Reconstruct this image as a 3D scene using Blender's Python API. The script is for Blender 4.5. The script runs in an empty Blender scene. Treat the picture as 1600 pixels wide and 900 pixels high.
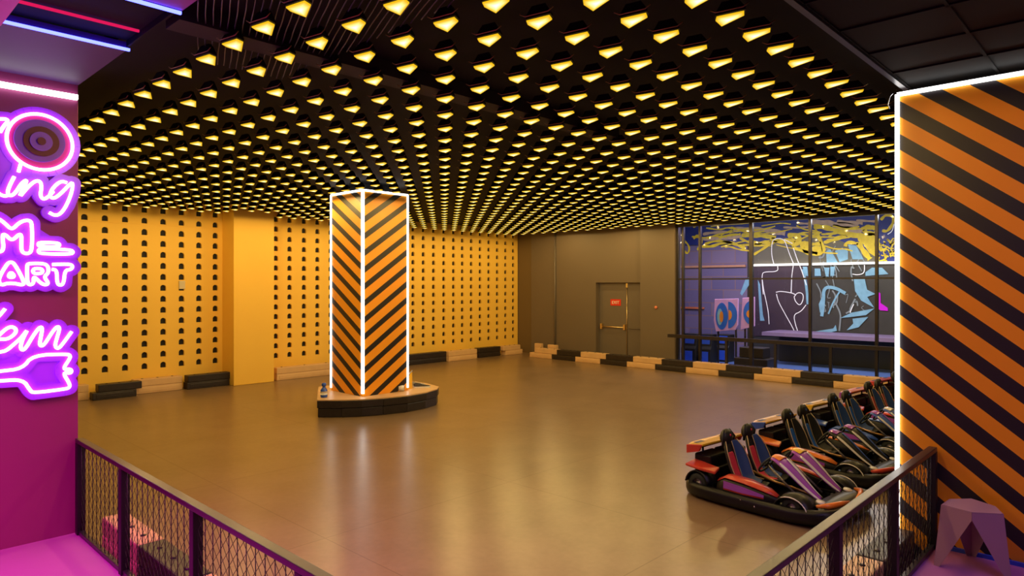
import bpy, math, random
from math import sin, cos, pi, radians, atan2, hypot, sqrt
from mathutils import Vector, Matrix
from mathutils.geometry import tessellate_polygon
random.seed(7)
S = bpy.context.scene
COL = S.collection

# ------------------------------------------------------------------ camera, world, exposure, area lights
FPX, HZ, YAW, CZ = 1057.0, 443.0, radians(43.7), 2.3     # focal length in px of 1600, horizon row, heading, eye height
cam_d = bpy.data.cameras.new('camera'); cam = bpy.data.objects.new('camera', cam_d); COL.objects.link(cam)
cam.location = (0, 0, CZ); cam.rotation_euler = (pi/2, 0, YAW - pi/2)
cam_d.sensor_width = 36; cam_d.lens = 36*FPX/1600; cam_d.shift_y = (HZ-450)/1600.0
cam_d.clip_start = .05
S.camera = cam
S.view_settings.view_transform = 'Standard'; S.view_settings.look = 'None'
S.view_settings.exposure = 0.0; S.view_settings.gamma = 1
try: S.view_settings.use_curve_mapping = False
except Exception: pass
W = bpy.data.worlds.new('world'); S.world = W; W.use_nodes = True
W.node_tree.nodes['Background'].inputs[0].default_value = (.02, .015, .02, 1)
W.node_tree.nodes['Background'].inputs[1].default_value = .15

def area(name, loc, size, power, color, rot=(0, 0, 0)):
    d = bpy.data.lights.new(name, 'AREA'); d.shape = 'RECTANGLE'; d.size, d.size_y = size
    d.energy = power; d.color = color
    o = bpy.data.objects.new(name, d); COL.objects.link(o); o.location = loc; o.rotation_euler = rot
    return o
def point(name, loc, power, color, r=.03):
    d = bpy.data.lights.new(name, 'SPOT'); d.spot_size = radians(178); d.spot_blend = .06; d.energy = power; d.color = color; d.shadow_soft_size = r
    o = bpy.data.objects.new(name, d); COL.objects.link(o); o.location = loc
    return o
area('gallery_magenta_light', (-.3, 4.1, 3.84), (1.6, 3.0), 185, (.95, .02, .72)).data.spread = radians(125)
area('gallery_violet_light', (4.3, -.5, 3.84), (3.0, 1.2), 42, (.26, .13, 1))
area('gallery_warm_light', (3.6, -1.6, 3.84), (1.2, 1.2), 22, (1, .72, .5))
area('hall_violet_light', (18.0, 9.2, 3.9), (1.6, 3.5), 80, (.72, .58, 1))
area('hall_white_light', (17.6, 5.6, 3.9), (1.0, 3.0), 130, (.95, .95, 1))
area('hall_upper_light', (17.4, 7.5, 4.0), (.6, 8.0), 80, (1, .95, .9), (0, radians(-45), 0))

# ------------------------------------------------------------------ helpers
FW = (cos(YAW), sin(YAW)); RT = (sin(YAW), -cos(YAW))
def ray(px):
    u = (px-800)/FPX
    return FW[0]+RT[0]*u, FW[1]+RT[1]*u
def on_y(px, py, Y):              # the point of the wall y=Y seen at a photo pixel
    dx, dy = ray(px); t = Y/dy
    return (dx*t, Y, CZ-(py-HZ)*t/FPX)
def on_x(px, py, X):
    dx, dy = ray(px); t = X/dx
    return (X, dy*t, CZ-(py-HZ)*t/FPX)

def mat(name, base, rough=.55, metal=0, var=.12, scale=6.0, emit=None, es=1.0, spec=.5, bump=0, coat=0):
    m = bpy.data.materials.new(name); m.use_nodes = True; nt = m.node_tree; N = nt.nodes; L = nt.links
    b = N['Principled BSDF']; b.inputs['Roughness'].default_value = rough; b.inputs['Metallic'].default_value = metal
    b.inputs['Specular IOR Level'].default_value = spec; b.inputs['Coat Weight'].default_value = coat
    tc = N.new('ShaderNodeTexCoord'); nz = N.new('ShaderNodeTexNoise'); nz.inputs['Scale'].default_value = scale; nz.inputs['Detail'].default_value = 5
    L.new(tc.outputs['Object'], nz.inputs['Vector'])
    mx = N.new('ShaderNodeMix'); mx.data_type = 'RGBA'
    mx.inputs['A'].default_value = (*[c*(1-var) for c in base], 1); mx.inputs['B'].default_value = (*[min(1, c*(1+var)) for c in base], 1)
    L.new(nz.outputs['Fac'], mx.inputs['Factor']); L.new(mx.outputs['Result'], b.inputs['Base Color'])
    if emit: b.inputs['Emission Color'].default_value = (*emit, 1); b.inputs['Emission Strength'].default_value = es
    if bump:
        bp = N.new('ShaderNodeBump'); bp.inputs['Strength'].default_value = bump; bp.inputs['Distance'].default_value = .01
        L.new(nz.outputs['Fac'], bp.inputs['Height']); L.new(bp.outputs['Normal'], b.inputs['Normal'])
    return m
def emis(name, col, s):
    m = bpy.data.materials.new(name); m.use_nodes = True; nt = m.node_tree
    for n in list(nt.nodes): nt.nodes.remove(n)
    e = nt.nodes.new('ShaderNodeEmission'); o = nt.nodes.new('ShaderNodeOutputMaterial')
    e.inputs[0].default_value = (*col, 1); e.inputs[1].default_value = s; nt.links.new(e.outputs[0], o.inputs[0])
    return m

def frame(d):
    d = d.normalized(); a = Vector((0, 0, 1)) if abs(d.z) < .9 else Vector((1, 0, 0))
    x = d.cross(a).normalized(); return x, d.cross(x).normalized()
class MB:
    def __init__(s): s.v = []; s.f = []; s.m = []; s.sm = []
    def add(s, vs, fs, mi=0, smooth=False):
        o = len(s.v); s.v += [tuple(p) for p in vs]
        for f in fs: s.f.append([o+i for i in f]); s.m.append(mi); s.sm.append(smooth)
        return s
    def box(s, c, d, rz=0, mi=0, rx=0):
        R = Matrix.Rotation(rz, 3, 'Z') @ Matrix.Rotation(rx, 3, 'X'); c = Vector(c)
        vs = [c + R @ Vector((x*d[0]/2, y*d[1]/2, z*d[2]/2)) for x in (-1, 1) for y in (-1, 1) for z in (-1, 1)]
        return s.add(vs, [(0, 1, 3, 2), (4, 6, 7, 5), (0, 4, 5, 1), (2, 3, 7, 6), (0, 2, 6, 4), (1, 5, 7, 3)], mi)
    def bb(s, x0, x1, y0, y1, z0, z1, mi=0): return s.box(((x0+x1)/2, (y0+y1)/2, (z0+z1)/2), (abs(x1-x0), abs(y1-y0), abs(z1-z0)), 0, mi)
    def tube(s, pts, r, n=8, closed=False, mi=0, cap=True):
        P = [Vector(p) for p in pts]; k = len(P); R = r if isinstance(r, (list, tuple)) else [r]*k; vs = []
        px = None
        for i in range(k):
            a = P[i-1] if (closed or i) else P[i]; b = P[(i+1) % k] if (closed or i < k-1) else P[i]
            d = (b-a)
            if d.length < 1e-9: d = Vector((0, 0, 1))
            d.normalize()
            if px is None: x, y = frame(d)
            else:
                x = (px - d*px.dot(d)); x = x.normalized() if x.length > 1e-6 else frame(d)[0]; y = d.cross(x)
            px = x
            for j in range(n): t = 2*pi*j/n; vs.append(P[i]+x*cos(t)*R[i]+y*sin(t)*R[i])
        fs = []
        for i in range(k if closed else k-1):
            i2 = (i+1) % k
            for j in range(n): fs.append((i*n+j, i*n+(j+1) % n, i2*n+(j+1) % n, i2*n+j))
        if not closed and cap: fs += [tuple(range(n-1, -1, -1)), tuple((k-1)*n+j for j in range(n))]
        return s.add(vs, fs, mi, True)
    def bar(s, a, b, w, h, mi=0):
        a = Vector(a); b = Vector(b); d = b-a; x, y = frame(d); vs = []
        if abs(d.normalized().z) < .9: x, y = x, y
        for p in (a, b):
            for i, j in ((-1, -1), (1, -1), (1, 1), (-1, 1)): vs.append(p+x*i*w/2+y*j*h/2)
        return s.add(vs, [(3, 2, 1, 0), (4, 5, 6, 7), (0, 1, 5, 4), (1, 2, 6, 5), (2, 3, 7, 6), (3, 0, 4, 7)], mi)
    def lathe(s, prof, c, axis=(0, 0, 1), n=24, mi=0, smooth=True):
        ax = Vector(axis).normalized(); x, y = frame(ax); c = Vector(c); k = len(prof); vs = []
        for r, h in prof:
            for j in range(n): t = 2*pi*j/n; vs.append(c+ax*h+(x*cos(t)+y*sin(t))*max(r, 1e-4))
        fs = [(i*n+j, i*n+(j+1) % n, (i+1)*n+(j+1) % n, (i+1)*n+j) for i in range(k-1) for j in range(n)]
        return s.add(vs, fs, mi, smooth)
    def grid(s, rows, mi=0, smooth=True, closed=False):
        k = len(rows[0]); vs = [p for r in rows for p in r]; fs = []
        for i in range(len(rows)-1):
            for j in range(k if closed else k-1): j2 = (j+1) % k; fs.append((i*k+j, i*k+j2, (i+1)*k+j2, (i+1)*k+j))
        return s.add(vs, fs, mi, smooth)
    def prism(s, pts, off, mi=0, smooth=False):       # pts planar polygon (3d), off vector
        off = Vector(off); P = [Vector(p) for p in pts]; n = len(P)
        tris = tessellate_polygon([P])
        fs = [tuple(t) for t in tris] + [tuple(n+i for i in reversed(t)) for t in tris] + [(i, (i+1) % n, n+(i+1) % n, n+i) for i in range(n)]
        return s.add(P+[p+off for p in P], fs, mi, smooth)
    def build(s, name, mats, parent=None, bevel=0, subsurf=0, solid=0, loc=None):
        me = bpy.data.meshes.new(name); me.from_pydata(s.v, [], s.f)
        if not isinstance(mats, (list, tuple)): mats = [mats]
        for m in mats: me.materials.append(m)
        for i, p in enumerate(me.polygons): p.material_index = s.m[i]; p.use_smooth = s.sm[i]
        me.update()
        import bmesh
        bm = bmesh.new(); bm.from_mesh(me); bmesh.ops.recalc_face_normals(bm, faces=bm.faces); bm.to_mesh(me); bm.free()
        o = bpy.data.objects.new(name, me); COL.objects.link(o); o.parent = parent
        if loc: o.location = loc
        if solid: q = o.modifiers.new('solid', 'SOLIDIFY'); q.thickness = solid; q.offset = -1
        if bevel: q = o.modifiers.new('bevel', 'BEVEL'); q.width = bevel; q.segments = 2; q.limit_method = 'ANGLE'
        if subsurf: q = o.modifiers.new('sub', 'SUBSURF'); q.levels = q.render_levels = subsurf
        return o
def thing(name, label, cat, loc=(0, 0, 0), rz=0, group=None):
    o = bpy.data.objects.new(name, None); COL.objects.link(o); o.location = loc; o.rotation_euler = (0, 0, rz)
    o.empty_display_size = .1
    return tag(o, label, cat, group)
def tag(o, label, cat, group=None):
    o['label'] = label; o['category'] = cat
    if group: o['group'] = group
    return o
def struct(o, label=None, cat=None):
    o['kind'] = 'structure'
    if label: o['label'] = label
    if cat: o['category'] = cat
    return o

# ------------------------------------------------------------------ materials
def stripes(name, k, period, black, phase, orange=(.93, .34, .008), ax='Y'):
    # painted diagonal stripes: black where fract((z - k*h - phase)/period) < black
    m = mat(name, orange, .42, var=.04); nt = m.node_tree; N = nt.nodes; L = nt.links
    tc = N.new('ShaderNodeTexCoord'); sp = N.new('ShaderNodeSeparateXYZ'); L.new(tc.outputs['Object'], sp.inputs[0])
    def mt(op, a, b):
        n = N.new('ShaderNodeMath'); n.operation = op
        for i, q in enumerate((a, b)):
            if isinstance(q, (int, float)): n.inputs[i].default_value = q
            else: L.new(q, n.inputs[i])
        return n.outputs[0]
    h = sp.outputs[ax]
    s = mt('SUBTRACT', sp.outputs['Z'], mt('MULTIPLY', h, k)); s = mt('DIVIDE', mt('SUBTRACT', s, phase), period)
    s = mt('FRACT', mt('ADD', s, 100.0), 0); lt = mt('LESS_THAN', s, black)
    b = N['Principled BSDF']; src = b.inputs['Base Color'].links[0].from_socket
    mx = N.new('ShaderNodeMix'); mx.data_type = 'RGBA'; L.new(lt, mx.inputs['Factor']); L.new(src, mx.inputs['A'])
    mx.inputs['B'].default_value = (.016, .012, .014, 1); L.new(mx.outputs['Result'], b.inputs['Base Color'])
    return m
M_yellow = mat('yellow_wall_paint', (1, .60, .085), .6, var=.05, scale=1.5)
M_black = mat('black_paint', (.012, .011, .012), .45)
M_ceil = mat('black_ceiling', (.002, .0018, .002), .75, var=.3, scale=3, spec=.25)
M_hole = mat('dark_hollow', (.006, .006, .01), .7)
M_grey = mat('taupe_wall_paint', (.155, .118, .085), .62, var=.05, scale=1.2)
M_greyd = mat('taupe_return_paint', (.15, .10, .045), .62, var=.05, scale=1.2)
M_door = mat('door_paint', (.15, .122, .10), .45, var=.04)
M_pink = mat('pink_wall_paint', (.30, .035, .15), .55, var=.05, scale=1.5)
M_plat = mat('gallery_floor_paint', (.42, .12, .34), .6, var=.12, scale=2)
M_blue = mat('blue_paint', (.03, .07, .55), .4)
M_rail = mat('black_rail_steel', (.035, .03, .034), .3, metal=.4, var=.3)
M_post = mat('black_post_paint', (.006, .005, .007), .5)
M_net = mat('black_net_wire', (.02, .016, .018), .5, metal=.4)
M_cream = mat('cream_plastic', (.72, .46, .24), .42, var=.12, scale=4, bump=.1)
M_blk_pl = mat('black_plastic', (.022, .016, .016), .38, var=.5, scale=14, bump=.35)
M_brass = mat('brass', (.75, .55, .28), .3, metal=.9)
M_chrome = mat('chrome', (.75, .75, .78), .2, metal=1)
M_white_led = emis('white_led', (1, .97, .93), 4.5)
M_hous = mat('lamp_housing_black', (.003, .002, .0018), .6, spec=.3)
M_wire = mat('hanger_wire', (.35, .2, .08), .35, metal=.8)

def glow_mat():
    m = bpy.data.materials.new('lamp_diffuser'); m.use_nodes = True; nt = m.node_tree; N = nt.nodes; L = nt.links
    for n in list(N): N.remove(n)
    at = N.new('ShaderNodeAttribute'); at.attribute_name = 'glow'
    cr = N.new('ShaderNodeValToRGB'); cr.color_ramp.elements[0].color = (.95, .54, .01, 1); cr.color_ramp.elements[1].color = (1, .82, .38, 1)
    cr.color_ramp.elements[0].position = .05; cr.color_ramp.elements[1].position = .8
    ml = N.new('ShaderNodeMath'); ml.operation = 'POWER'; ml.inputs[1].default_value = 1.6
    ma = N.new('ShaderNodeMath'); ma.operation = 'MULTIPLY_ADD'; ma.inputs[1].default_value = 1.9; ma.inputs[2].default_value = 1.0
    e = N.new('ShaderNodeEmission'); o = N.new('ShaderNodeOutputMaterial')
    L.new(at.outputs['Fac'], cr.inputs[0]); L.new(at.outputs['Fac'], ml.inputs[0]); L.new(ml.outputs[0], ma.inputs[0])
    L.new(cr.outputs[0], e.inputs[0]); L.new(ma.outputs[0], e.inputs[1]); L.new(e.outputs[0], o.inputs[0])
    return m
M_glow = glow_mat()

def floor_mat():
    m = bpy.data.materials.new('polished_concrete'); m.use_nodes = True; nt = m.node_tree; N = nt.nodes; L = nt.links
    b = N['Principled BSDF']; tc = N.new('ShaderNodeTexCoord')
    n1 = N.new('ShaderNodeTexNoise'); n1.inputs['Scale'].default_value = 1.3; n1.inputs['Detail'].default_value = 8; n1.inputs['Roughness'].default_value = .7
    n2 = N.new('ShaderNodeTexNoise'); n2.inputs['Scale'].default_value = 16; n2.inputs['Detail'].default_value = 6
    L.new(tc.outputs['Object'], n1.inputs['Vector']); L.new(tc.outputs['Object'], n2.inputs['Vector'])
    a = N.new('ShaderNodeMath'); a.operation = 'MULTIPLY_ADD'; a.inputs[1].default_value = .35; L.new(n2.outputs['Fac'], a.inputs[0])
    L.new(n1.outputs['Fac'], a.inputs[2])
    cr = N.new('ShaderNodeValToRGB'); cr.color_ramp.elements[0].position = .42; cr.color_ramp.elements[1].position = .95
    cr.color_ramp.elements[0].color = (.185, .116, .062, 1); cr.color_ramp.elements[1].color = (.285, .187, .112, 1); L.new(a.outputs[0], cr.inputs[0])
    br = N.new('ShaderNodeTexBrick'); br.offset = 0; br.inputs['Scale'].default_value = 1; br.inputs['Mortar Size'].default_value = .006
    br.inputs['Brick Width'].default_value = 2.4; br.inputs['Row Height'].default_value = 2.4
    br.inputs['Color1'].default_value = (1, 1, 1, 1); br.inputs['Color2'].default_value = (.94, .94, .94, 1); br.inputs['Mortar'].default_value = (.66, .6, .55, 1)
    mp = N.new('ShaderNodeMapping'); mp.inputs['Location'].default_value = (-.85, -.64, 0); L.new(tc.outputs['Object'], mp.inputs[0]); L.new(mp.outputs[0], br.inputs[0])
    mx = N.new('ShaderNodeMix'); mx.data_type = 'RGBA'; mx.blend_type = 'MULTIPLY'; mx.inputs['Factor'].default_value = 1
    L.new(cr.outputs[0], mx.inputs['A']); L.new(br.outputs['Color'], mx.inputs['B']); L.new(mx.outputs['Result'], b.inputs['Base Color'])
    r = N.new('ShaderNodeMapRange'); r.inputs['To Min'].default_value = .27; r.inputs['To Max'].default_value = .30; L.new(n1.outputs['Fac'], r.inputs[0]); L.new(r.outputs[0], b.inputs['Roughness'])
    b.inputs['Specular IOR Level'].default_value = .6
    bp = N.new('ShaderNodeBump'); bp.inputs['Strength'].default_value = .0; bp.inputs['Distance'].default_value = .01; L.new(n2.outputs['Fac'], bp.inputs['Height']); L.new(bp.outputs[0], b.inputs['Normal'])
    return m
M_floor = floor_mat()

def glass_mat():
    m = bpy.data.materials.new('window_glass'); m.use_nodes = True; nt = m.node_tree; N = nt.nodes; L = nt.links
    for n in list(N): N.remove(n)
    t = N.new('ShaderNodeBsdfTransparent'); t.inputs[0].default_value = (.93, .95, .97, 1); g = N.new('ShaderNodeBsdfGlossy'); g.inputs['Roughness'].default_value = .03
    f = N.new('ShaderNodeFresnel'); f.inputs[0].default_value = 1.1; mx = N.new('ShaderNodeMixShader'); o = N.new('ShaderNodeOutputMaterial')
    L.new(f.outputs[0], mx.inputs[0]); L.new(t.outputs[0], mx.inputs[1]); L.new(g.outputs[0], mx.inputs[2]); L.new(mx.outputs[0], o.inputs[0])
    return m
M_glass = glass_mat()

def brick_mat(name, c1, c2, mo, w=.8, h=.42):
    m = mat(name, c1, .6); nt = m.node_tree; N = nt.nodes; L = nt.links; b = N['Principled BSDF']
    tc = N.new('ShaderNodeTexCoord'); sp = N.new('ShaderNodeSeparateXYZ'); cb = N.new('ShaderNodeCombineXYZ'); L.new(tc.outputs['Object'], sp.inputs[0])
    L.new(sp.outputs['Y'], cb.inputs[0]); L.new(sp.outputs['Z'], cb.inputs[1]); br = N.new('ShaderNodeTexBrick'); L.new(cb.outputs[0], br.inputs[0])
    br.inputs['Scale'].default_value = 1; br.inputs['Brick Width'].default_value = w; br.inputs['Row Height'].default_value = h; br.inputs['Mortar Size'].default_value = .012
    br.inputs['Color1'].default_value = (*c1, 1); br.inputs['Color2'].default_value = (*c2, 1); br.inputs['Mortar'].default_value = (*mo, 1)
    L.new(br.outputs['Color'], b.inputs['Base Color']); return m

# ------------------------------------------------------------------ structure
ZC = 4.10           # arena ceiling
YW, XW = 15.6, 16.6  # yellow wall, far taupe wall
ZL = 3.92           # plane of the lamp diffusers
PZ = .2             # gallery floor height
struct(MB().bb(1.6, 16.75, 1.3, 16.2, -.1, 0).build('floor', M_floor), 'polished concrete arena floor with warm reflections', 'floor')
b = MB(); b.bb(-3, 1.6, -3, 6.75, -.1, PZ); b.bb(1.6, 6.3, -3, 1.3, -.1, PZ)
struct(b.build('floor_gallery', M_plat), 'raised gallery floor glowing pink and violet', 'floor')
struct(MB().bb(1.6, 16.8, 1.5, 16.2, ZC, ZC+.1).build('ceiling', M_ceil), 'black arena ceiling above the lamps', 'ceiling')

def panel_with_holes(x0, x1, z0, z1, cols, rows, y, w=.115, h=.125):
    """front sheet with arched openings, their reveals and a dark backing"""
    mb = MB(); xs = [x0]+[(cols[i]+cols[i+1])/2 for i in range(len(cols)-1)]+[x1]
    zs = [z0]+[(rows[i]+rows[i+1])/2 for i in range(len(rows)-1)]+[z1]
    for i, cx in enumerate(cols):
        for j, cz in enumerate(rows):
            a, bb_, c, d = xs[i], xs[i+1], zs[j], zs[j+1]
            arch = [(cx-w/2, cz-h/2), (cx+w/2, cz-h/2), (cx+w/2, cz+h*.1)]
            arch += [(cx+w/2*cos(t), cz+h*.1+h*.42*sin(t)) for t in [radians(q) for q in (30, 60, 90, 120, 150)]]+[(cx-w/2, cz+h*.1)]
            outer = [Vector((a, y, c)), Vector((bb_, y, c)), Vector((bb_, y, d)), Vector((a, y, d))]
            inner = [Vector((p, y, q)) for p, q in arch]
            tr = tessellate_polygon([outer, inner[::-1]]); allv = outer+inner[::-1]
            mb.add(allv, [tuple(t) for t in tr])
            n = len(inner); back = [p+Vector((0, .05, 0)) for p in inner]
            mb.add(inner+back, [(k, (k+1) % n, n+(k+1) % n, n+k) for k in range(n)], 1)
    mb.add([(x0, y+.05, z0), (x1, y+.05, z0), (x1, y+.05, z1), (x0, y+.05, z1)], [(0, 1, 2, 3)], 2)
    return mb
rows = [.54+.238*k for k in range(15)]
pxL = [132, 164, 195.5, 225.8, 255, 283.6, 310.8, 336.4]
pxR = [431, 452.5, 475, 496, 516.6, 536, 555, 574, 592.5, 610.5, 628, 645.4, 661.5, 677.5, 693.5, 708.7, 722.5, 736.4, 750.2, 763.7, 777, 790, 802]
cL = [on_y(p, 400, YW)[0] for p in pxL]; cR = [on_y(p, 400, YW)[0] for p in pxR]
stepL = (cL[-1]-cL[0])/7
cL = [cL[0]-stepL*k for k in (5, 4, 3, 2, 1)]+cL
XC0, XC1 = 6.66, 7.62
struct(panel_with_holes(1.6, XC0, 0, ZC, cL, rows, YW).build('wall_yellow_left', [M_yellow, M_yellow, M_hole]), 'yellow perforated wall left of the plain yellow column', 'wall')
struct(panel_with_holes(XC1, XW, 0, ZC, cR, rows, YW).build('wall_yellow_right', [M_yellow, M_yellow, M_hole]), 'yellow perforated wall behind the striped pillar', 'wall')
struct(MB().bb(XC0, XC1, 15.0, YW+.1, 0, ZC).build('wall_yellow_column', M_yellow, bevel=.01), 'plain yellow column between the perforated walls', 'wall')
tag(MB().bb(1.6, XC0-.001, YW-.012, YW+.0, 3.555, 3.58).build('picture_rail', M_yellow), 'thin yellow ledge across the left perforated wall below its top holes', 'ledge')
tag(MB().bb(0, .13, -.03, 0, 0, .18).build('switch_box', mat('ivory_plastic', (.7, .6, .4), .5), bevel=.008, loc=(cL[10]-.06, YW-.001, 2.18)), 'small ivory wall box among the holes of the left yellow wall', 'switch')

# far taupe wall: return, pipe, recessed door, pilaster
def fy(px): return on_x(px, 400, XW)[1]
yA, yB, yC, yD, yE = fy(830), fy(868), fy(931), fy(1004), fy(1058)
DZ = 2.33
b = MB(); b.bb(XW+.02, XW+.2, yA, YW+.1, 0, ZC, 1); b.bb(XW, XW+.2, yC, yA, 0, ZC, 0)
b.bb(XW, XW+.2, yD, yC, DZ, ZC, 0); b.bb(XW-.12, XW+.2, yE, yD, 0, ZC, 0)
b.bb(XW+.2, XW+.3, yD-.05, yC+.05, 0, ZC, 0)
struct(b.build('wall_far', [M_grey, M_greyd]), 'taupe far wall with the recessed exit door', 'wall')
tag(MB().tube([(XW-.03, yB, .0), (XW-.03, yB, ZC)], .03).build('conduit_pipe', M_door), 'thin vertical pipe running up the taupe wall', 'pipe')
dr = thing('door_1', 'recessed grey double exit door with a brass push bar', 'door', (0, 0, 0)); dr['kind'] = 'structure'
xd = XW+.17; yM = fy(975)
MB().bb(xd, xd+.04, yM+.006, yC-.01, .02, DZ-.02).build('door_leaf', M_door, dr, bevel=.005)
MB().bb(xd, xd+.04, yD+.01, yM-.006, .02, DZ-.02).build('door_leaf', M_door, dr, bevel=.005)
b = MB(); b.bb(xd-.03, xd+.03, yC-.02, yC, 0, DZ); b.bb(xd-.03, xd+.03, yD, yD+.02, 0, DZ); b.bb(xd-.03, xd+.03, yD, yC, DZ-.025, DZ)
b.build('door_frame', M_door, dr)
b = MB(); b.tube([(xd-.07, yM+.06, 1.0), (xd-.07, yC-.12, 1.0)], .02); b.bb(xd-.09, xd, yM+.03, yM+.09, .93, 1.09); b.bb(xd-.09, xd, yC-.16, yC-.1, .93, 1.09)
b.build('push_bar', M_brass, dr)
MB().tube([(xd-.04, yD+.04, .98), (xd-.04, yM-.05, .98)], .012).build('push_bar', M_door, dr)
MB().tube([(xd-.02, yM, .02), (xd-.02, yM, DZ-.03)], .011).build('lock_rod', M_brass, dr)
MB().bb(xd-.03, xd, yM-.03, yM+.03, DZ-.15, DZ-.02).build('latch', M_chrome, dr)
# exit sign
sg = thing('exit_sign', 'small red sign with white lettering on the exit door', 'sign')
y0, y1 = fy(965), fy(949)
MB().bb(xd-.012, xd-.001, y0, y1, 1.64, 1.83).build('sign_plate', mat('sign_red', (.7, .03, .015), .4), sg)
def text_mesh(txt, size, loc, rot, m, parent, name='lettering', depth=.004):
    c = bpy.data.curves.new(name, 'FONT'); c.body = txt; c.size = size; c.extrude = depth; c.align_x = 'CENTER'
    o = bpy.data.objects.new('tmp', c); COL.objects.link(o)
    dg = bpy.context.evaluated_depsgraph_get(); me = bpy.data.meshes.new_from_object(o.evaluated_get(dg)); bpy.data.objects.remove(o)
    me.materials.clear(); me.materials.append(m); me.name = name
    q = bpy.data.objects.new(name, me); COL.objects.link(q); q.parent = parent; q.location = loc; q.rotation_euler = rot
    return q
text_mesh('EXIT', .13, (xd-.016, (y0+y1)/2, 1.69), (pi/2, 0, -pi/2), mat('sign_white', (.85, .8, .7), .5), sg)
tag(MB().lathe([(0, 0), (.04, 0), (.045, .02), (.03, .05), (0, .055)], (XW-.12, fy(1029), CZ-43*on_x(1029, 0, XW)[1]*0-.67), (-1, 0, 0)).build('wall_button', mat('button_red', (.8, .25, .15), .4)), 'small round red button on the taupe pilaster right of the door', 'button')

# dark shell around the place
struct(MB().bb(1.45, 1.6, 6.75, 15.8, 0, ZC).build('wall_left', M_black), 'black side wall of the arena', 'wall')
struct(MB().bb(6.6, 21, 1.1, 1.5, 0, ZC).build('wall_right', M_black), 'black side wall of the arena behind the karts', 'wall')
struct(MB().bb(-3.1, -3, -3, 6.75, 0, ZC).build('wall_gallery_side', M_black), 'dark gallery side wall', 'wall')
struct(MB().bb(-3, 6.6, -3.1, -3, 0, ZC).build('wall_gallery_back', M_black), 'dark gallery back wall', 'wall')
# pink sign wall
struct(MB().bb(-3, 1.6, 6.6, 6.75, 0, ZC).build('wall_pink', M_pink, bevel=.004), 'pink end wall carrying the neon signs', 'wall')
def strip(name, a, b, w, m, parent=None): return MB().bar(a, b, w, w, 0).build(name, m, parent)
tag(strip('light_strip', (-3, 6.58, 3.865), (1.59, 6.58, 3.865), .04, M_white_led), 'white light strip along the top of the pink wall', 'light strip')

# gallery ceilings
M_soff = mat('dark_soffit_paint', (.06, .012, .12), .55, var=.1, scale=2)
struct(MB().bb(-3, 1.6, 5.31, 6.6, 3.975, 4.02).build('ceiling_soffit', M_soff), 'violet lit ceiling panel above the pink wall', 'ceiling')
b = MB(); b.bb(-3, 1.6, -3, 4.05, 3.975, 4.02); b.bb(1.6, 6.6, -3, 1.5, 3.93, 4.0)
for k in range(9): b.bb(1.6+k*.6, 1.62+k*.6, -3, 1.5, 3.918, 3.93)
for k in range(6): b.bb(1.6, 6.6, 1.48-k*.6, 1.5-k*.6, 3.918, 3.93)
struct(b.build('ceiling_gallery', M_ceil), 'black panelled gallery ceiling', 'ceiling')
tag(MB().bb(-3, 1.6, 4.05, 4.32, 3.97, 4.02).build('ceiling_panel', mat('violet_glow_band', (.35, .08, .5), .5)), 'ceiling panel painted with the violet glow beside the blue strip nearest the camera', 'ceiling panel')  # violet base colour paints the purple glow band beside the strip
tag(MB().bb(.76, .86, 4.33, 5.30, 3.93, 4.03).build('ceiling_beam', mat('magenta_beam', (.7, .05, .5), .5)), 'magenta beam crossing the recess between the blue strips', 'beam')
b = MB(); b.bb(-3, 1.6, 4.32, 5.31, 4.03, 4.07); b.bb(1.585, 1.6, 4.32, 5.31, 3.985, 4.07)
struct(b.build('ceiling_recess', M_ceil), 'dark ceiling recess between the blue light strips', 'ceiling')
M_bl = emis('blue_led', (.075, .09, 1), 7.5); M_rd = emis('red_led', (.75, .01, .10), 1.0)
tag(strip('light_strip', (-3, 4.34, 3.96), (1.60, 4.34, 3.96), .018, M_bl), 'blue light strip nearest the camera on the gallery ceiling', 'light strip', 'blue ceiling strips')
tag(strip('light_strip', (-3, 5.29, 3.96), (1.60, 5.29, 3.96), .018, M_bl), 'blue light strip nearer the pink wall on the gallery ceiling', 'light strip', 'blue ceiling strips')
tag(strip('light_strip', (-3, 5.0, 4.012), (1.57, 5.0, 4.012), .016, M_rd), 'dim red light strip in the recess between the blue strips', 'light strip')
# edge beam between the gallery ceiling and the arena
struct(MB().bb(1.6, 6.3, 1.49, 1.53, 3.9, ZC).build('trim_1', M_rail), 'thin metal edge of the gallery ceiling', 'trim')
# ribbed dark panel at the ceiling edge
d = Vector((.367, .93, 0)); n = Vector((d.y, -d.x, 0)); b = MB()
for k in range(46):
    c = Vector((1.25, 3.2, 4.0)) + n*(k*.045)
    pts = []
    for s in range(0, 66):
        p = c + d*(s*.045)
        if 1.62 < p.x < 2.75 and 3.0 < p.y < 5.3: pts.append(p + n*.0015*sin(s*.6+k))
    if len(pts) > 2: b.tube(pts, .004, 5)
tag(b.build('ribbed_ceiling_screen', mat('glossy_rib', (.16, .12, .2), .35, metal=.9)), 'black ribbed screen of thin glossy rods under the ceiling beside the blue strips', 'screen')
M_duct = mat('plaster_beam', (.014, .012, .007), .7, var=.3, scale=3)
tag(MB().bb(1.65, 6.5, 4.5, 4.74, 3.98, ZC).build('ceiling_beam', M_duct), 'brownish beam crossing the black ceiling among the lamps', 'beam')

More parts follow.
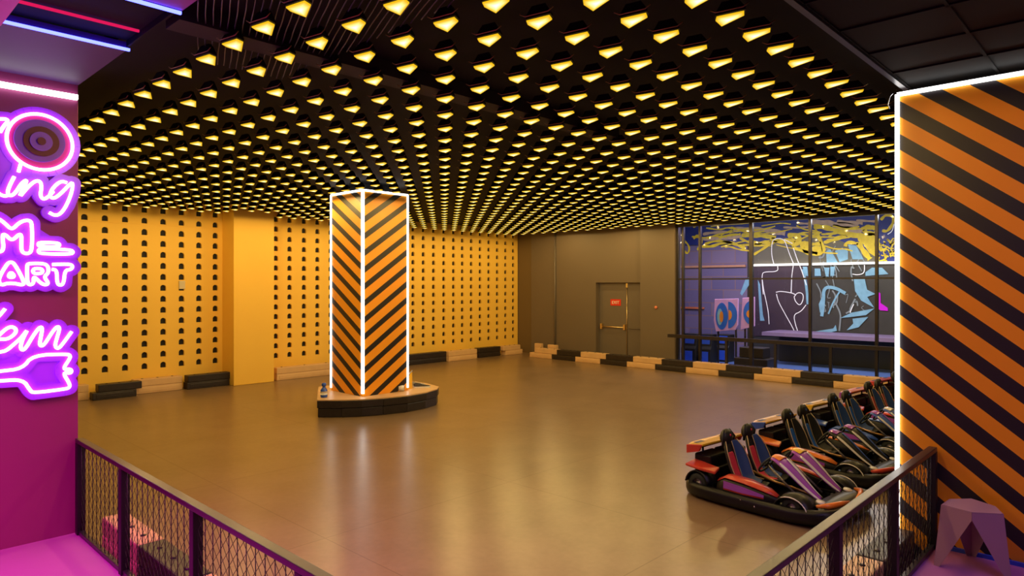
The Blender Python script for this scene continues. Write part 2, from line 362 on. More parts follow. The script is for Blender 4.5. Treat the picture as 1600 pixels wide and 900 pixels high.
# ------------------------------------------------------------------ ceiling lamps
lx, ly = 2.478, 3.298; sx, sy = .3753, .4385
PX0, PY0, PXW, PYW = 6.79, 10.12, .983, 1.03       # striped pillar footprint
POLY = [(0, 0), (-.11, -.015), (-.155, -.045), (-.125, -.205), (-.07, -.18)]
CEN = (-.088, -.09)
def lamp_parts(hb, db, wb, ox, oy, glow):
    P = [Vector((ox+x, oy+y, 0)) for x, y in POLY]; n = len(P)
    def sc(s, z): return [Vector((ox+CEN[0]+(x-CEN[0])*s, oy+CEN[1]+(y-CEN[1])*s, z)) for x, y in POLY]
    a = sc(1.1, .004); a2 = sc(1.1, .02); c = sc(.6, .09); i0 = sc(1.0, .004)
    f = [(i, (i+1) % n, n+(i+1) % n, n+i) for i in range(n)]
    hb.add(a+a2, f); hb.add(a2+c, f); hb.add(a+i0, f); hb.add(c, [tuple(range(n))])
    o0 = sc(1.0, 0); o1 = sc(.5, -.012); cv = [Vector((ox+CEN[0], oy+CEN[1], -.015))]; r0 = sc(1.0, -.007)
    db.add(o0+r0+o1+cv, f+[(n+i, n+(i+1) % n, 2*n+(i+1) % n, 2*n+i) for i in range(n)]+[(2*n+i, 2*n+(i+1) % n, 3*n) for i in range(n)]); glow += [0]*n+[0]*n+[.5]*n+[1.0]
    if wb is not None:
        dv = Vector((POLY[3][0]-POLY[2][0], POLY[3][1]-POLY[2][1], 0)).normalized()
        A = Vector((ox+POLY[2][0]-.012, oy+POLY[2][1], .02)); B = Vector((ox+POLY[3][0]-.012, oy+POLY[3][1], .02))
        wb.tube([A-dv*.035+Vector((0, 0, .02)), A, B, B+dv*.035+Vector((0, 0, .02))], .004, 5)
def set_glow(o, glow):
    at = o.data.attributes.new('glow', 'FLOAT', 'POINT')
    for i, g in enumerate(glow): at.data[i].value = g
allp = []
for i in range(-3, 29):
    for j in range(-1, 38):
        X, Y = lx+sx*j, ly+sy*i
        if PX0-.12 < X < PX0+PXW+.18 and PY0-.12 < Y < PY0+PYW+.23: continue
        if XC0-.02 < X < XC1+.18 and Y > 14.98: continue
        fwd = X*FW[0]+Y*FW[1]; u = (X*RT[0]+Y*RT[1])/fwd; px = 800+u*FPX; py = HZ-(ZL-CZ)*FPX/fwd
        vis = fwd > .5 and 105 < px < 1425 and py > -12
        allp.append((0 if vis else 1, fwd, X, Y))
allp.sort()
LAMP_LABEL = 'black three-cornered ceiling lamp with glowing yellow diffuser, one of the identical ceiling grid'
GRP = 'three-cornered lamps nearest the camera in the ceiling grid'
hb, db, wb, gl = MB(), MB(), MB(), []
lamp_parts(hb, db, wb, 0, 0, gl)
for q in (hb,): pass
proto = thing('ceiling_lamp', LAMP_LABEL, 'lamp', (allp[0][2], allp[0][3], ZL), 0, GRP)
ph = hb.build('housing', M_hous, proto); pd = db.build('diffuser', M_glow, proto); set_glow(pd, gl); pw = wb.build('hanger', M_wire, proto)
for _, _, X, Y in allp[1:300]:
    r = proto.copy(); COL.objects.link(r); r.location = (X, Y, ZL)
    for ch in (ph, pd, pw):
        c = ch.copy(); COL.objects.link(c); c.parent = r
hb, db, gl = MB(), MB(), []
for _, _, X, Y in allp[300:]: lamp_parts(hb, db, None, X, Y, gl)
far = bpy.data.objects.new('distant_ceiling_lamps', None); COL.objects.link(far); far.location = (0, 0, ZL)
far['kind'] = 'stuff'; tag(far, 'hundreds of small distant yellow lamps filling the rest of the ceiling grid', 'lamps')
h2 = hb.build('housing', M_hous, far); h2['kind'] = 'stuff'
d2 = db.build('diffuser', M_glow, far); set_glow(d2, gl); d2['kind'] = 'stuff'
# spot lights added just below some diffusers to brighten floor and walls
LC = (1, .67, .23); FILL_W = 40
for i in range(-2, 29, 5):
    for j in range(0, 38, 5):
        X, Y = lx+sx*j+CEN[0], ly+sy*i+CEN[1]
        if Y > 14.7 or X > 15.8: continue
        if PX0-.1 < X < PX0+PXW+.1 and PY0-.1 < Y < PY0+PYW+.1: continue
        if XC0-.1 < X < XC1+.1 and Y > 14.8: continue
        point('lamp_fill_spot', (X, Y, ZL-.05), FILL_W, LC, .03)

# ------------------------------------------------------------------ striped pillar and its island
pl = thing('striped_pillar', 'square pillar with orange and black diagonal stripes and white light strips on its edges', 'pillar', (PX0, PY0, 0))
PT = 3.945; PB = .0
PO = (1, .38, .014); MpL = stripes('pillar_stripes_left', .61, .295, .40, 3.391, PO, ax='Y'); MpR = stripes('pillar_stripes_right', .68, .2955, .40, 3.642, PO, ax='X')
b = MB(); w, dpt = PXW, PYW
b.add([(0, 0, PB), (w, 0, PB), (w, 0, PT), (0, 0, PT)], [(0, 1, 2, 3)], 0)
b.add([(0, 0, PB), (0, dpt, PB), (0, dpt, PT), (0, 0, PT)], [(3, 2, 1, 0)], 1)
b.add([(w, 0, PB), (w, dpt, PB), (w, dpt, PT), (w, 0, PT)], [(0, 1, 2, 3)], 1)
b.add([(0, dpt, PB), (w, dpt, PB), (w, dpt, PT), (0, dpt, PT)], [(3, 2, 1, 0)], 0)
b.add([(0, 0, PT), (w, 0, PT), (w, dpt, PT), (0, dpt, PT)], [(0, 1, 2, 3)], 2)
b.build('shaft', [MpR, MpL, M_black], pl)
MB().bb(.2, .75, .2, .8, PT, ZC).build('neck', M_black, pl)
for (x, y) in ((0, 0), (w, 0), (0, dpt), (w, dpt)):
    s_ = .042 if (x, y) == (0, 0) else .03
    MB().bb(x-s_/2, x+s_/2, y-s_/2, y+s_/2, .36, PT).build('light_strip', M_white_led, pl)
for a, c in (((0, 0), (w, 0)), ((0, 0), (0, dpt)), ((w, 0), (w, dpt)), ((0, dpt), (w, dpt))):
    strip('light_strip', (a[0], a[1], PT), (c[0], c[1], PT), .034, M_white_led, pl)
# island of black barrier blocks in an arc with a cream top
def ground(px, py, z=0):
    dx, dy = ray(px); t = (CZ-z)*FPX/(py-HZ); return Vector((dx*t, dy*t, z))
IH = .31
front = [(6.07, 10.42), (6.35, 10.13), (6.64, 9.92), (6.99, 9.78), (7.44, 9.68), (7.9, 9.72), (8.27, 9.86), (8.47, 10.05)]
back = [(8.6, 10.6), (8.5, 11.2), (8.15, 11.62), (7.5, 11.75), (6.85, 11.7), (6.6, 11.3)]
# leave the pillar's own footprint open so the ring of blocks stands round it
isl = thing('barrier_island', 'low curved island of black barrier blocks round the foot of the striped pillar', 'barrier', (7.2, 10.6, 0))
O = Vector((7.2, 10.6, 0))
outer = [Vector((x, y, 0))-O for x, y in front+back]
def off(pts, s): return [Vector((p.x*s, p.y*s, p.z)) for p in pts]
cx0, cx1, cy0, cy1 = PX0-.01-O.x, PX0+PXW+.01-O.x, PY0-.01-O.y, PY0+PYW+.01-O.y
inner = [Vector((cx0, cy0, 0)), Vector((cx1, cy0, 0)), Vector((cx1, cy1, 0)), Vector((cx0, cy1, 0))]
b = MB(); allv = [p+Vector((0, 0, IH)) for p in outer]; inn = [p+Vector((0, 0, IH)) for p in inner]
tr = tessellate_polygon([allv, inn[::-1]]); b.add(allv+inn[::-1], [tuple(t) for t in tr])
n_ = len(outer); lo = [p+Vector((0, 0, IH-.02)) for p in outer]; b.add(allv+lo, [(i, (i+1) % n_, n_+(i+1) % n_, n_+i) for i in range(n_)])
b.build('top_deck', M_cream, isl)
def arc_block(p0, p1, z0, z1, th, inset=0):
    m_ = MB(); d_ = (p1-p0); nn = Vector((-d_.y, d_.x, 0)).normalized(); d_ = d_.normalized()
    a, c = p0+d_*.004+nn*inset, p1-d_*.004+nn*inset
    m_.prism([(a.x, a.y, z0), (c.x, c.y, z0), (c.x+nn.x*th, c.y+nn.y*th, z0), (a.x+nn.x*th, a.y+nn.y*th, z0)], (0, 0, z1-z0)); return m_
ring = [Vector((x, y, 0))-O for x, y in front+back]
def polyblock(idx, z0, z1, inset):
    m_ = MB(); c = Vector((0.1, .15, 0)); A = []; Bk = []
    for k in idx:
        p = ring[k % n_]; dirn = (c-p).normalized(); A.append(p+dirn*inset); Bk.append(p+dirn*(inset+.13))
    pts = [(p.x, p.y, z0) for p in A]+[(p.x, p.y, z0) for p in reversed(Bk)]
    return m_.prism(pts, (0, 0, z1-z0))
for idx in ((0, 1, 2, 3), (3, 4, 5, 6), (6, 7, 8), (8, 9, 10), (10, 11, 12), (12, 13, 14)): polyblock(idx, IH*.52, IH-.022, 0).build('upper_block', M_blk_pl, isl, bevel=.012)
for idx in ((1, 2, 3), (3, 4), (4, 5, 6), (6, 7), (7, 8, 9), (9, 10, 11), (11, 12, 13), (13, 14, 15)): polyblock(idx, 0.0, IH*.5, .02).build('lower_block', M_blk_pl, isl, bevel=.014)
# things on the island
M_bblue = mat('blue_bottle_plastic', (.03, .1, .55), .25); M_wh = mat('white_plastic', (.8, .78, .75), .35)
bp_ = Vector((6.28, 10.55, IH))
bt = thing('spray_bottle', 'blue bottle with a white label on the left end of the pillar island', 'bottle', bp_)
MB().lathe([(0, 0), (.055, 0), (.06, .02), (.058, .13), (.03, .17), (.022, .19)], (0, 0, 0)).build('body', M_bblue, bt)
MB().lathe([(.061, .05), (.0605, .05), (.0605, .11), (.061, .11)], (0, 0, 0)).build('paper_label', M_wh, bt)
MB().lathe([(.022, .19), (.035, .195), (.04, .23), (.03, .25), (0, .255)], (0, 0, 0)).build('cap', M_bblue, bt)
cb_ = thing('white_cup', 'small white cup lying at the right foot of the striped pillar', 'cup', (7.62, 10.12, IH))
MB().lathe([(0, -.05), (.045, -.05), (.055, .05), (.05, .05), (.04, -.04)], (0, 0, .055), (.9, -.4, 0)).build('cup_body', M_wh, cb_)
MB().lathe([(.056, .046), (.06, .05), (.056, .056), (.05, .05)], (0, 0, .055), (.9, -.4, 0)).build('cup_rim', M_chrome, cb_)
def shoe(loc, rz, label, m1):
    t = thing('shoe', label, 'shoe', loc, rz, 'shoes on the pillar island')
    sec = [(-.15, .03, .02, .075), (-.12, .045, .02, .10), (-.06, .045, .02, .09), (0, .04, .02, .065), (.07, .05, .02, .05), (.13, .045, .02, .045), (.165, .015, .02, .03)]
    rws = [[Vector((x, hw*cos(a), z0+(z1-z0)*max(0, sin(a)))) for a in [pi*k/8 for k in range(9)]] for x, hw, z0, z1 in sec]
    g_ = MB(); g_.grid(rws); g_.build('upper', m1, t, subsurf=1)
    pts = [(x, hw*1.08, 0) for x, hw, _, _ in sec]+[(x, -hw*1.08, 0) for x, hw, _, _ in reversed(sec)]
    MB().prism(pts, (0, 0, .024)).build('sole', M_wh, t, bevel=.005)
    l = MB()
    for k in range(4): l.tube([(-.03+k*.025, -.025, .085-k*.008), (-.03+k*.025, 0, .094-k*.008), (-.03+k*.025, .025, .085-k*.008)], .004, 5)
    l.build('laces', M_wh, t)
shoe((8.17, 10.2, IH), radians(-35), 'black low shoe on the island, nearer of the pair right of the pillar', M_blk_pl)
shoe((8.22, 10.4, IH), radians(-15), 'grey low shoe on the island, farther of the pair right of the pillar', mat('grey_fabric', (.3, .3, .32), .7))
pf = thing('pole_pad', 'curved yellow and black guard leaning at the lower right corner of the pillar', 'guard', (7.74, 10.22, IH))
MB().prism([(0, 0, 0), (.22, 0, 0), (.22, 0, .34), (.16, 0, .3), (.09, 0, .2), (.04, 0, .1)], (0, .03, 0)).build('guard_plate', mat('guard_yellow', (.85, .45, .03), .4), pf)
MB().tube([(0, -.004, 0), (.04, -.004, .1), (.09, -.004, .2), (.16, -.004, .3), (.22, -.004, .34)], .012).build('rim', M_chrome, pf)

# ------------------------------------------------------------------ barrier blocks round the track
BL = .905
def kerb(loc, rz, m, label, group, length=BL, shift=-.2, hh=.15, wd=.22):
    t = thing('barrier_block', label, 'barrier block', loc, rz, group)
    b1 = MB(); b1.bb(.004, length-.004, -wd/2, wd/2, 0, hh-.002); b1.bb(.06, length-.06, -wd/2-.006, wd/2+.006, .03, hh-.03); b1.build('lower_block', m, t, bevel=.012)
    b2 = MB(); b2.bb(shift+.004, length+shift-.004, -wd/2, wd/2, hh, 2*hh); b2.build('upper_block', m, t, bevel=.014)
    b3 = MB()
    for x in (.18, length/2, length-.18): b3.lathe([(0, 0), (.022, 0), (.022, .006), (0, .008)], (x+shift, 0, 2*hh), n=12)
    b3.build('bolt_cap', M_blk_pl, t)
    return t
# far row along the taupe wall and the glazing: x local runs to -y world
k = 0; y = 4.29-.905; yy = []
for q in range(12): yy.append(3.385+.905*q)
names = ['at the right end by the karts', 'second from the right end by the karts', 'third from the right end, under the glazing', 'fourth from the right end, under the glazing',
         'fifth from the right end, under the glazing', 'at the left foot of the glazing', 'in front of the pilaster', 'in front of the exit door', 'just left of the exit door', 'right of the wall pipe', 'below the wall pipe', 'nearest the yellow corner']
for q, y0_ in enumerate(yy):
    cr_ = q % 2 == 1
    kerb((15.81, y0_, 0), pi/2, M_cream if cr_ else M_blk_pl, ('cream' if cr_ else 'black')+' barrier block of the far row '+names[q], 'far barrier row')
# corner and yellow wall
kerb((14.4, 15.28, 0), 0, M_blk_pl, 'black barrier block in the far corner of the arena', 'barriers along the yellow wall', .95, 0)
kerb((15.5, 15.2, 0), 0, M_cream, 'cream barrier block tucked in the far corner against the wall', 'barriers along the yellow wall', .8, -.1)
kerb((13.1, 15.2, 0), 0, M_cream, 'cream barrier block on the yellow wall short of the far corner', 'barriers along the yellow wall', 1.15, 0)
kerb((11.15, 15.3, 0), 0, M_blk_pl, 'long black barrier block on the yellow wall right of the striped pillar', 'barriers along the yellow wall', 1.95, 0)
kerb((9.35, 15.3, 0), 0, M_blk_pl, 'black barrier block on the yellow wall hidden behind the striped pillar', 'barriers along the yellow wall', 1.75, 0)
kerb((7.72, 15.18, 0), 0, M_cream, 'cream barrier block between the yellow column and the striped pillar', 'barriers along the yellow wall', 1.55, 0)
kerb((5.72, 15.3, 0), 0, M_blk_pl, 'black barrier block ending against the yellow column', 'barriers along the yellow wall', .93, .02)
kerb((4.72, 15.42, 0), 0, M_cream, 'cream barrier block left of the yellow column', 'barriers along the yellow wall', .96, 0)
kerb((3.9, 15.2, 0), 0, M_blk_pl, 'black barrier block standing out on the left yellow wall', 'barriers along the yellow wall', .8, .1)
kerb((2.6, 15.42, 0), 0, M_cream, 'cream barrier block at the far left of the yellow wall', 'barriers along the yellow wall', 1.3, 0)
for q, (xx, yy_, zz, ln) in enumerate([(15.86, 13.55, .3, .35), (15.95, 14.25, .3, .28)]):
    tag(MB().bb(0, .12, 0, ln, 0, .09).build('timber_offcut', M_cream, bevel=.01, loc=(xx+.3, yy_, 0.3)), 'short cream block behind the far barrier row, '+('nearer the door' if q == 0 else 'nearer the corner'), 'block')
for o in [o for o in bpy.data.objects if o.name.startswith('timber_offcut')]: o.location.z = 0; o.scale = (1, 1, 4.2)
# rows behind the two railings
for q in range(5):
    cr_ = q % 2 == 0
    wh = ['against the pink wall', 'second from the pink wall', 'third from the pink wall', 'fourth from the pink wall', 'fifth from the pink wall', 'in the near corner'][q]
    kerb((1.86, 6.55-BL*(q+1), 0), pi/2, M_cream if cr_ else M_blk_pl, ('cream' if cr_ else 'black')+' barrier block behind the left railing '+wh, 'barriers behind the left railing', BL, 0, .15, .2)
for q in range(5):
    cr_ = q % 2 == 1
    wh = ['in the near corner', 'second from the near corner', 'third from the near corner', 'fourth from the near corner', 'by the striped end wall'][q]
    kerb((2.05+.83*q, 1.52, 0), 0, M_cream if cr_ else M_blk_pl, ('cream' if cr_ else 'black')+' barrier block behind the right railing '+wh, 'barriers behind the right railing', .83, 0, .15, .2)

# ------------------------------------------------------------------ railings
RH = .80
def railing(label, p0, p1, posts):
    p0 = Vector(p0); p1 = Vector(p1); L_ = (p1-p0).length; d_ = (p1-p0).normalized(); rz = atan2(d_.y, d_.x)
    t = thing('railing', label, 'railing', p0, rz, 'gallery railings')
    MB().bb(0, L_, -.03, .03, RH-.035, RH).build('top_rail', M_rail, t, bevel=.004)
    MB().bb(0, L_, -.02, .02, .0, .035).build('bottom_rail', M_rail, t, bevel=.003)
    for x in posts: MB().bb(x-.03, x+.03, -.03, .03, 0, RH-.035).build('post', M_post, t, bevel=.003)
    g_ = MB(); z0, z1 = .035, RH-.035; st = .085; H_ = z1-z0; nx = int(L_/st)
    for k in range(-int(H_/st)-1, nx+1):
        for sgn in (1, -1):
            xa = k*st if sgn == 1 else k*st+H_
            xb = xa+sgn*H_; za, zb = z0, z1
            if xa > xb: xa, xb, za, zb = xb, xa, zb, za
            if xb < 0 or xa > L_: continue
            if xa < 0: za = za+(zb-za)*(0-xa)/(xb-xa); xa = 0
            if xb > L_: zb = za+(zb-za)*(L_-xa)/(xb-xa); xb = L_
            if xb-xa > .004: g_.bar((xa, .0015*sgn, za), (xb, .0015*sgn, zb), .0022, .0022)
    x = .07
    while x < L_:
        g_.tube([(x, 0, z0), (x+.006, 0, (z0+z1)/2), (x, 0, z1)], .0032, 4); x += .105
    g_.build('wire_net', M_net, t)
    return t
railing('black netted railing on the left, meeting the pink wall', (1.6, 6.57, PZ), (1.6, 1.3, PZ), [.03, 1.16, 2.46, 3.7, 4.9])
railing('black netted railing on the right, ending at the striped end wall', (6.22, 1.3, PZ), (1.63, 1.3, PZ), [.02, 1.12, 2.25, 3.38, 4.56])

# ------------------------------------------------------------------ striped end wall on the right
ew = thing('striped_end_wall', 'orange and black diagonally striped end wall on the right edged with white light strips', 'wall', (6.25, 1.56, 0))
Mst = stripes('end_wall_stripes', .78, .272, .48, 3.689, ax='Y')
b = MB(); b.bb(0, .35, -4.5, 0, 0, 3.855); b.build('wall_body', Mst, ew)
# narrow light strips on the front edge and along the top
strip('light_strip', (-.008, -.0, .2), (-.008, -.0, 3.86), .03, M_white_led, ew)
strip('light_strip', (-.008, -4.5, 3.86), (-.008, .0, 3.86), .03, M_white_led, ew)
tag(MB().bb(6.225, 6.247, -2.9, 1.24, PZ, PZ+.03).build('skirting', M_blue), 'blue skirting along the foot of the striped end wall', 'skirting')
tag(MB().tube([(6.24, 1.57, 3.9), (6.18, 1.6, 3.84), (6.2, 1.62, 3.78), (6.17, 1.6, 3.74)], .004, 5).build('loose_wire', M_chrome), 'loose white wire end at the top corner of the striped end wall', 'wire')

# stool
st = thing('stool', 'pinkish faceted three-legged metal stool by the striped end wall', 'stool', (5.97, 1.0, PZ))
M_stool = mat('rose_powder_coat', (.40, .22, .28), .45, var=.04)
a0 = [radians(q) for q in (125, -105, 10)]; SH = .45
ft = [Vector((.255*cos(a), .255*sin(a), 0)) for a in a0]
a1 = [radians(q) for q in (125, 190, 255, 310, 10, 65)]
hexr = [.205, .17, .205, .17, .205, .17]
hx = [Vector((r*cos(a), r*sin(a), SH)) for a, r in zip(a1, hexr)]
b = MB(); b.prism(hx, (0, 0, .006)); b.build('seat', M_stool, st, bevel=.002)
fo = {0: ft[0], 2: ft[1], 4: ft[2]}
for kk in (0, 2, 4):
    V0 = hx[kk]; F_ = fo[kk]; b = MB()
    for nb in ((kk+1) % 6, (kk-1) % 6):
        V1 = hx[nb]; low = V1+Vector((0, 0, -.055)); low.x *= 1.03; low.y *= 1.03
        tow = (V1-V0).normalized()*.035
        b.add([V0, V1, low, F_+tow, F_], [(0, 1, 2, 3, 4)])
    b.build('leg', M_stool, st, solid=.004)

# ------------------------------------------------------------------ neon signs on the pink wall
M_board = mat('violet_acrylic', (.36, .05, .85), .25, emit=(.26, .01, .85), es=.4, var=.03)  # own emission puts the glow of the tubes into the boards
M_tube = emis('neon_tube', (1, .50, 1), 6.0)
M_maroon = mat('maroon_disc', (.12, .005, .03), .5); M_violet = mat('violet_disc', (.25, .08, .75), .5); M_mag = mat('magenta_disc', (.6, .02, .25), .5)
def wallp(px, py, Y=6.53): return Vector(on_y(px, py, Y))
def sign(label, sets, fills=(), rad=.055):
    base = wallp(*sets[0][0][0]); t = thing('neon_sign', label, 'neon sign', (0, 6.6, 0), 0, 'neon signs on the pink wall')
    bb = MB(); dz_ = [0]
    def th(): dz_[0] += .00012; return (0, .03+dz_[0], 0)
    def F(v): v = list(v); return v
    for pts, closed in sets:
        P = [wallp(x, y, 6.575) for x, y in pts]; seq = P+([P[0]] if closed else [])
        for p in P:
            th(); bb.prism([(p.x+rad*cos(a), -.03-dz_[0], p.z+rad*sin(a)) for a in [2*pi*k/16 for k in range(16)]], (0, .03+dz_[0], 0))
        for p, q in zip(seq, seq[1:]):
            dv = q-p
            if dv.length < 1e-4: continue
            nn = Vector((-dv.z, 0, dv.x)).normalized()*rad
            th(); e_ = -.03-dz_[0]; bb.prism([(p.x+nn.x, e_, p.z+nn.z), (q.x+nn.x, e_, q.z+nn.z), (q.x-nn.x, e_, q.z-nn.z), (p.x-nn.x, e_, p.z-nn.z)], (0, -e_, 0))
    for f in fills:
        P = [wallp(x, y, 6.575) for x, y in f]; bb.prism([(p.x, -.029, p.z) for p in P], (0, .029, 0))
    bb.build('backing_board', M_board, t)
    for pts, closed in sets:
        P = smooth([wallp(x, y, 6.55) for x, y in pts], closed)
        P = [Vector((p.x, -.052, p.z)) for p in P]
        MB().tube(P, .0125, 8, closed).build('neon_tube', M_tube, t)
    return t
def smooth(P, closed, it=2):
    for _ in range(it):
        n = len(P); Q = []
        rng = range(n) if closed else range(n-1)
        if not closed: Q.append(P[0])
        for i in rng:
            a, c = P[i], P[(i+1) % n]; Q += [a*.75+c*.25, a*.25+c*.75]
        if not closed: Q.append(P[-1])
        P = Q
    return P
def cA(l): return [(x*.2222, 140+y*.2222) for x, y in l]
def cB(l): return [(x*.1778, 320+y*.1778) for x, y in l]
def cC(l): return [(x*.2, 460+y*.2) for x, y in l]
ringp = cA([(278+233*cos(t), 368+198*sin(t+radians(9.4))) for t in [2*pi*k/28 for k in range(28)]])
s1 = [(ringp, True), (cA([(145, 525), (138, 550), (130, 580)]), False),
      (cA([(-60, 215), (0, 205), (50, 208), (55, 225), (25, 258), (0, 300)]), False),
      (cA([(-40, 700), (0, 740), (40, 750), (70, 735)]), False),
      (cA([(100, 612), (65, 680), (50, 730), (75, 750), (110, 725), (150, 660), (185, 635), (185, 650), (165, 690), (140, 745)]), False),
      (cA([(145, 745), (200, 680), (250, 640), (285, 645), (292, 690), (282, 745), (305, 775), (345, 750), (375, 715)]), False),
      (cA([(470, 655), (430, 642), (375, 685), (345, 745), (375, 770), (430, 730), (500, 655), (512, 660), (505, 720), (470, 810), (430, 870), (390, 888), (345, 865)]), False)]
sA = sign('topmost violet neon sign with a wheel in a glowing ring above handwritten letters', s1, [cA([(-60, 200), (60, 200), (100, 560), (300, 620), (120, 700), (-60, 700)])])
def disc(l, m, y, nm='wheel_ring'):
    cx_, cy_, rx_, ry_ = l
    P = [wallp(*q, 6.56) for q in cA([(cx_+rx_*cos(t), cy_+ry_*sin(t+radians(9.4))) for t in [2*pi*k/40 for k in range(40)]])]
    MB().prism([(p.x, y, p.z) for p in P], (0, .012, 0)).build(nm, m, sA, bevel=.003)
disc((278, 368, 222, 188), M_mag, -.042, 'wheel_plate'); disc((275, 362, 182, 150), M_violet, -.056); disc((285, 367, 127, 105), M_maroon, -.070); disc((282, 369, 80, 67), M_violet, -.084); disc((282, 369, 30, 27), M_maroon, -.098, 'wheel_hub')
s2 = [(cB([(-60, 100), (0, 130), (40, 160), (85, 205), (115, 210), (160, 165), (205, 140), (255, 135), (282, 160), (282, 400), (250, 430), (205, 425), (185, 390), (190, 270), (170, 255), (120, 305), (90, 305), (45, 260), (18, 262), (35, 400), (-20, 418)]), False),
      (cB([(345, 330), (510, 335), (525, 352), (510, 372), (345, 366), (335, 348)]), True),
      (cB([(350, 385), (620, 395), (645, 415), (625, 435), (350, 430), (335, 405)]), True),
      (cB([(-10, 640), (60, 520), (95, 500), (130, 520), (220, 690), (190, 705), (130, 690), (60, 690), (20, 705), (-8, 690)]), True),
      (cB([(68, 637), (97, 585), (132, 637)]), True),
      (cB([(240, 690), (235, 530), (255, 515), (390, 515), (425, 545), (425, 600), (385, 632), (428, 690), (400, 705), (360, 690), (310, 640), (295, 637), (295, 690), (265, 705)]), True),
      (cB([(290, 560), (362, 560), (377, 583), (360, 605), (290, 605)]), True),
      (cB([(458, 525), (620, 520), (641, 545), (620, 570), (570, 575), (560, 690), (530, 710), (500, 690), (500, 575), (455, 566)]), False)]
sign('middle violet neon sign of outlined capital letters with two speed bars', s2, [cB([(-60, 120), (290, 180), (640, 400), (600, 690), (-60, 700)])])
s3 = [(cC([(-30, 190), (0, 160), (40, 112)]), False),
      (cC([(-30, 350), (0, 350), (60, 350), (115, 312), (130, 275), (95, 250), (50, 265), (-20, 330)]), False),
      (cC([(-30, 452), (0, 450), (50, 440), (120, 380), (170, 335), (220, 268), (180, 340), (158, 410), (175, 440), (205, 415), (260, 320), (312, 252), (332, 262), (320, 330), (308, 390), (325, 407), (355, 380), (410, 290), (450, 247), (467, 265), (445, 340), (428, 400), (450, 427), (480, 400), (560, 290)]), False),
      (cC([(-60, 606), (0, 600), (175, 580), (255, 475), (530, 465), (549, 480), (545, 502), (488, 587), (550, 583), (560, 600), (550, 617), (488, 608), (546, 700), (542, 730), (500, 740), (260, 770), (235, 750), (180, 665), (0, 675), (-60, 680)]), False)]
sign('violet neon sign of handwritten letters over an arrow tail, lowest on the pink wall', s3, [cC([(-60, 600), (180, 580), (260, 475), (540, 465), (500, 590), (545, 735), (250, 770), (170, 670), (-60, 680)]), cC([(-60, 350), (480, 350), (300, 480), (-60, 600)])])

# ------------------------------------------------------------------ glazing and the hall behind it
win = bpy.data.objects.new('window_1', None); COL.objects.link(win); struct(win, 'black framed glazing looking into the hall with the mural', 'window')
YR = 1.5; GX = XW; mull = [yE-.03, on_x(1067.7, 0, GX)[1], on_x(1094, 0, GX)[1], on_x(1174, 0, GX)[1], on_x(1266, 0, GX)[1], on_x(1370, 0, GX)[1], YR+.05]
b = MB()
for i, y_ in enumerate(mull): b.bb(GX-.04, GX+.04, y_-(.045 if i in (3,) else .03), y_+(.045 if i in (3,) else .03), 0, 3.86)
b.bb(GX-.03, GX+.03, YR, yE, 2.40, 2.44); b.bb(GX-.04, GX+.04, YR, yE, 0, .05); b.bb(GX-.05, GX+.05, YR, yE, 3.84, ZC); b.bb(GX-.03, GX+.03, YR, yE, .80, .86)
b.build('window_frame', M_rail, win)
MB().bb(GX-.003, GX+.003, YR, yE, .03, 3.86).build('pane', M_glass, win)
rl = thing('guard_rail', 'black guard rail standing between the far barrier row and the glazing', 'railing', (16.12, YR+.1, 0))
yr = yE-.1-YR
MB().bb(-.03, .03, 0, yr, .85, .94).build('top_rail', M_rail, rl, bevel=.004)
MB().bb(-.015, .015, 0, yr, .42-.3, .45-.3).build('lower_rail', M_rail, rl)
for px in (1135, 1211.7, 1298, 1394, 1470):
    y_ = on_x(px, 0, 16.12)[1]-YR-.1
    if y_ > 0: MB().bb(-.025, .025, y_-.03, y_+.03, 0, .85).build('post', M_rail, rl)
HX = 20.2
struct(MB().bb(16.75, 21, 1.5, 16, -.1, 0).build('floor_hall', mat('blue_floor', (.10, .17, .42), .4)), 'blue floor of the hall behind the glazing', 'floor')
struct(MB().bb(16.8, 21, 1.5, 16, ZC+.2, ZC+.3).build('ceiling_hall', mat('navy_ceiling', (.01, .02, .12), .5)), 'navy ceiling of the hall', 'ceiling')
ysp = on_x(1170, 0, HX)[1]
M_navy = mat('navy_mural_paint', (.006, .02, .2), .5); M_dk = mat('charcoal_mural_paint', (.035, .033, .032), .5, var=.5, scale=2)
M_plum = mat('plum_mural_paint', (.045, .026, .045), .5, var=.3, scale=2); M_olive = mat('olive_mural_paint', (.12, .11, .075), .5, var=.3, scale=2)
M_brick = brick_mat('violet_block_wall', (.20, .15, .26), (.13, .11, .24), (.26, .15, .14))
struct(MB().bb(HX+.01, HX+.2, 1.5, 16, 0, ZC+.2).build('wall_hall', M_dk), 'back wall of the hall behind the glazing', 'wall')
struct(MB().bb(16.8, 21, 16, 16.1, 0, ZC+.2).build('wall_hall_side', M_dk), 'side wall of the hall', 'wall')
mu = thing('mural', 'large graffiti mural in yellow, blue and white on the hall wall behind the glazing', 'mural', (HX, 0, 0))
def mp(px, py): q = on_x(px, py, HX); return (q[1], q[2])
def mpoly(mb, pts, lay, mi=0): mb.prism([(-lay*.003, *mp(*p)) for p in pts], (-.0028, 0, 0), mi)
def mstroke(mb, pts, wpx, lay, mi=0, wob=False):
    P = [Vector((0, *mp(*p))) for p in pts]; P = smooth(P, False, 2); w_ = wpx*1.5*20/FPX/2
    L1, L2 = [], []
    for i, p in enumerate(P):
        dv = (P[min(i+1, len(P)-1)]-P[max(i-1, 0)]).normalized(); nn = Vector((0, -dv.z, dv.y)); s_ = w_*(1 if not wob else .7+.5*abs(sin(i*.7)))
        L1.append(p+nn*s_); L2.append(p-nn*s_)
    x = -lay*.003-.003
    mb.grid([[Vector((x, p.y, p.z)) for p in L1], [Vector((x, p.y, p.z)) for p in L2]], mi, False)
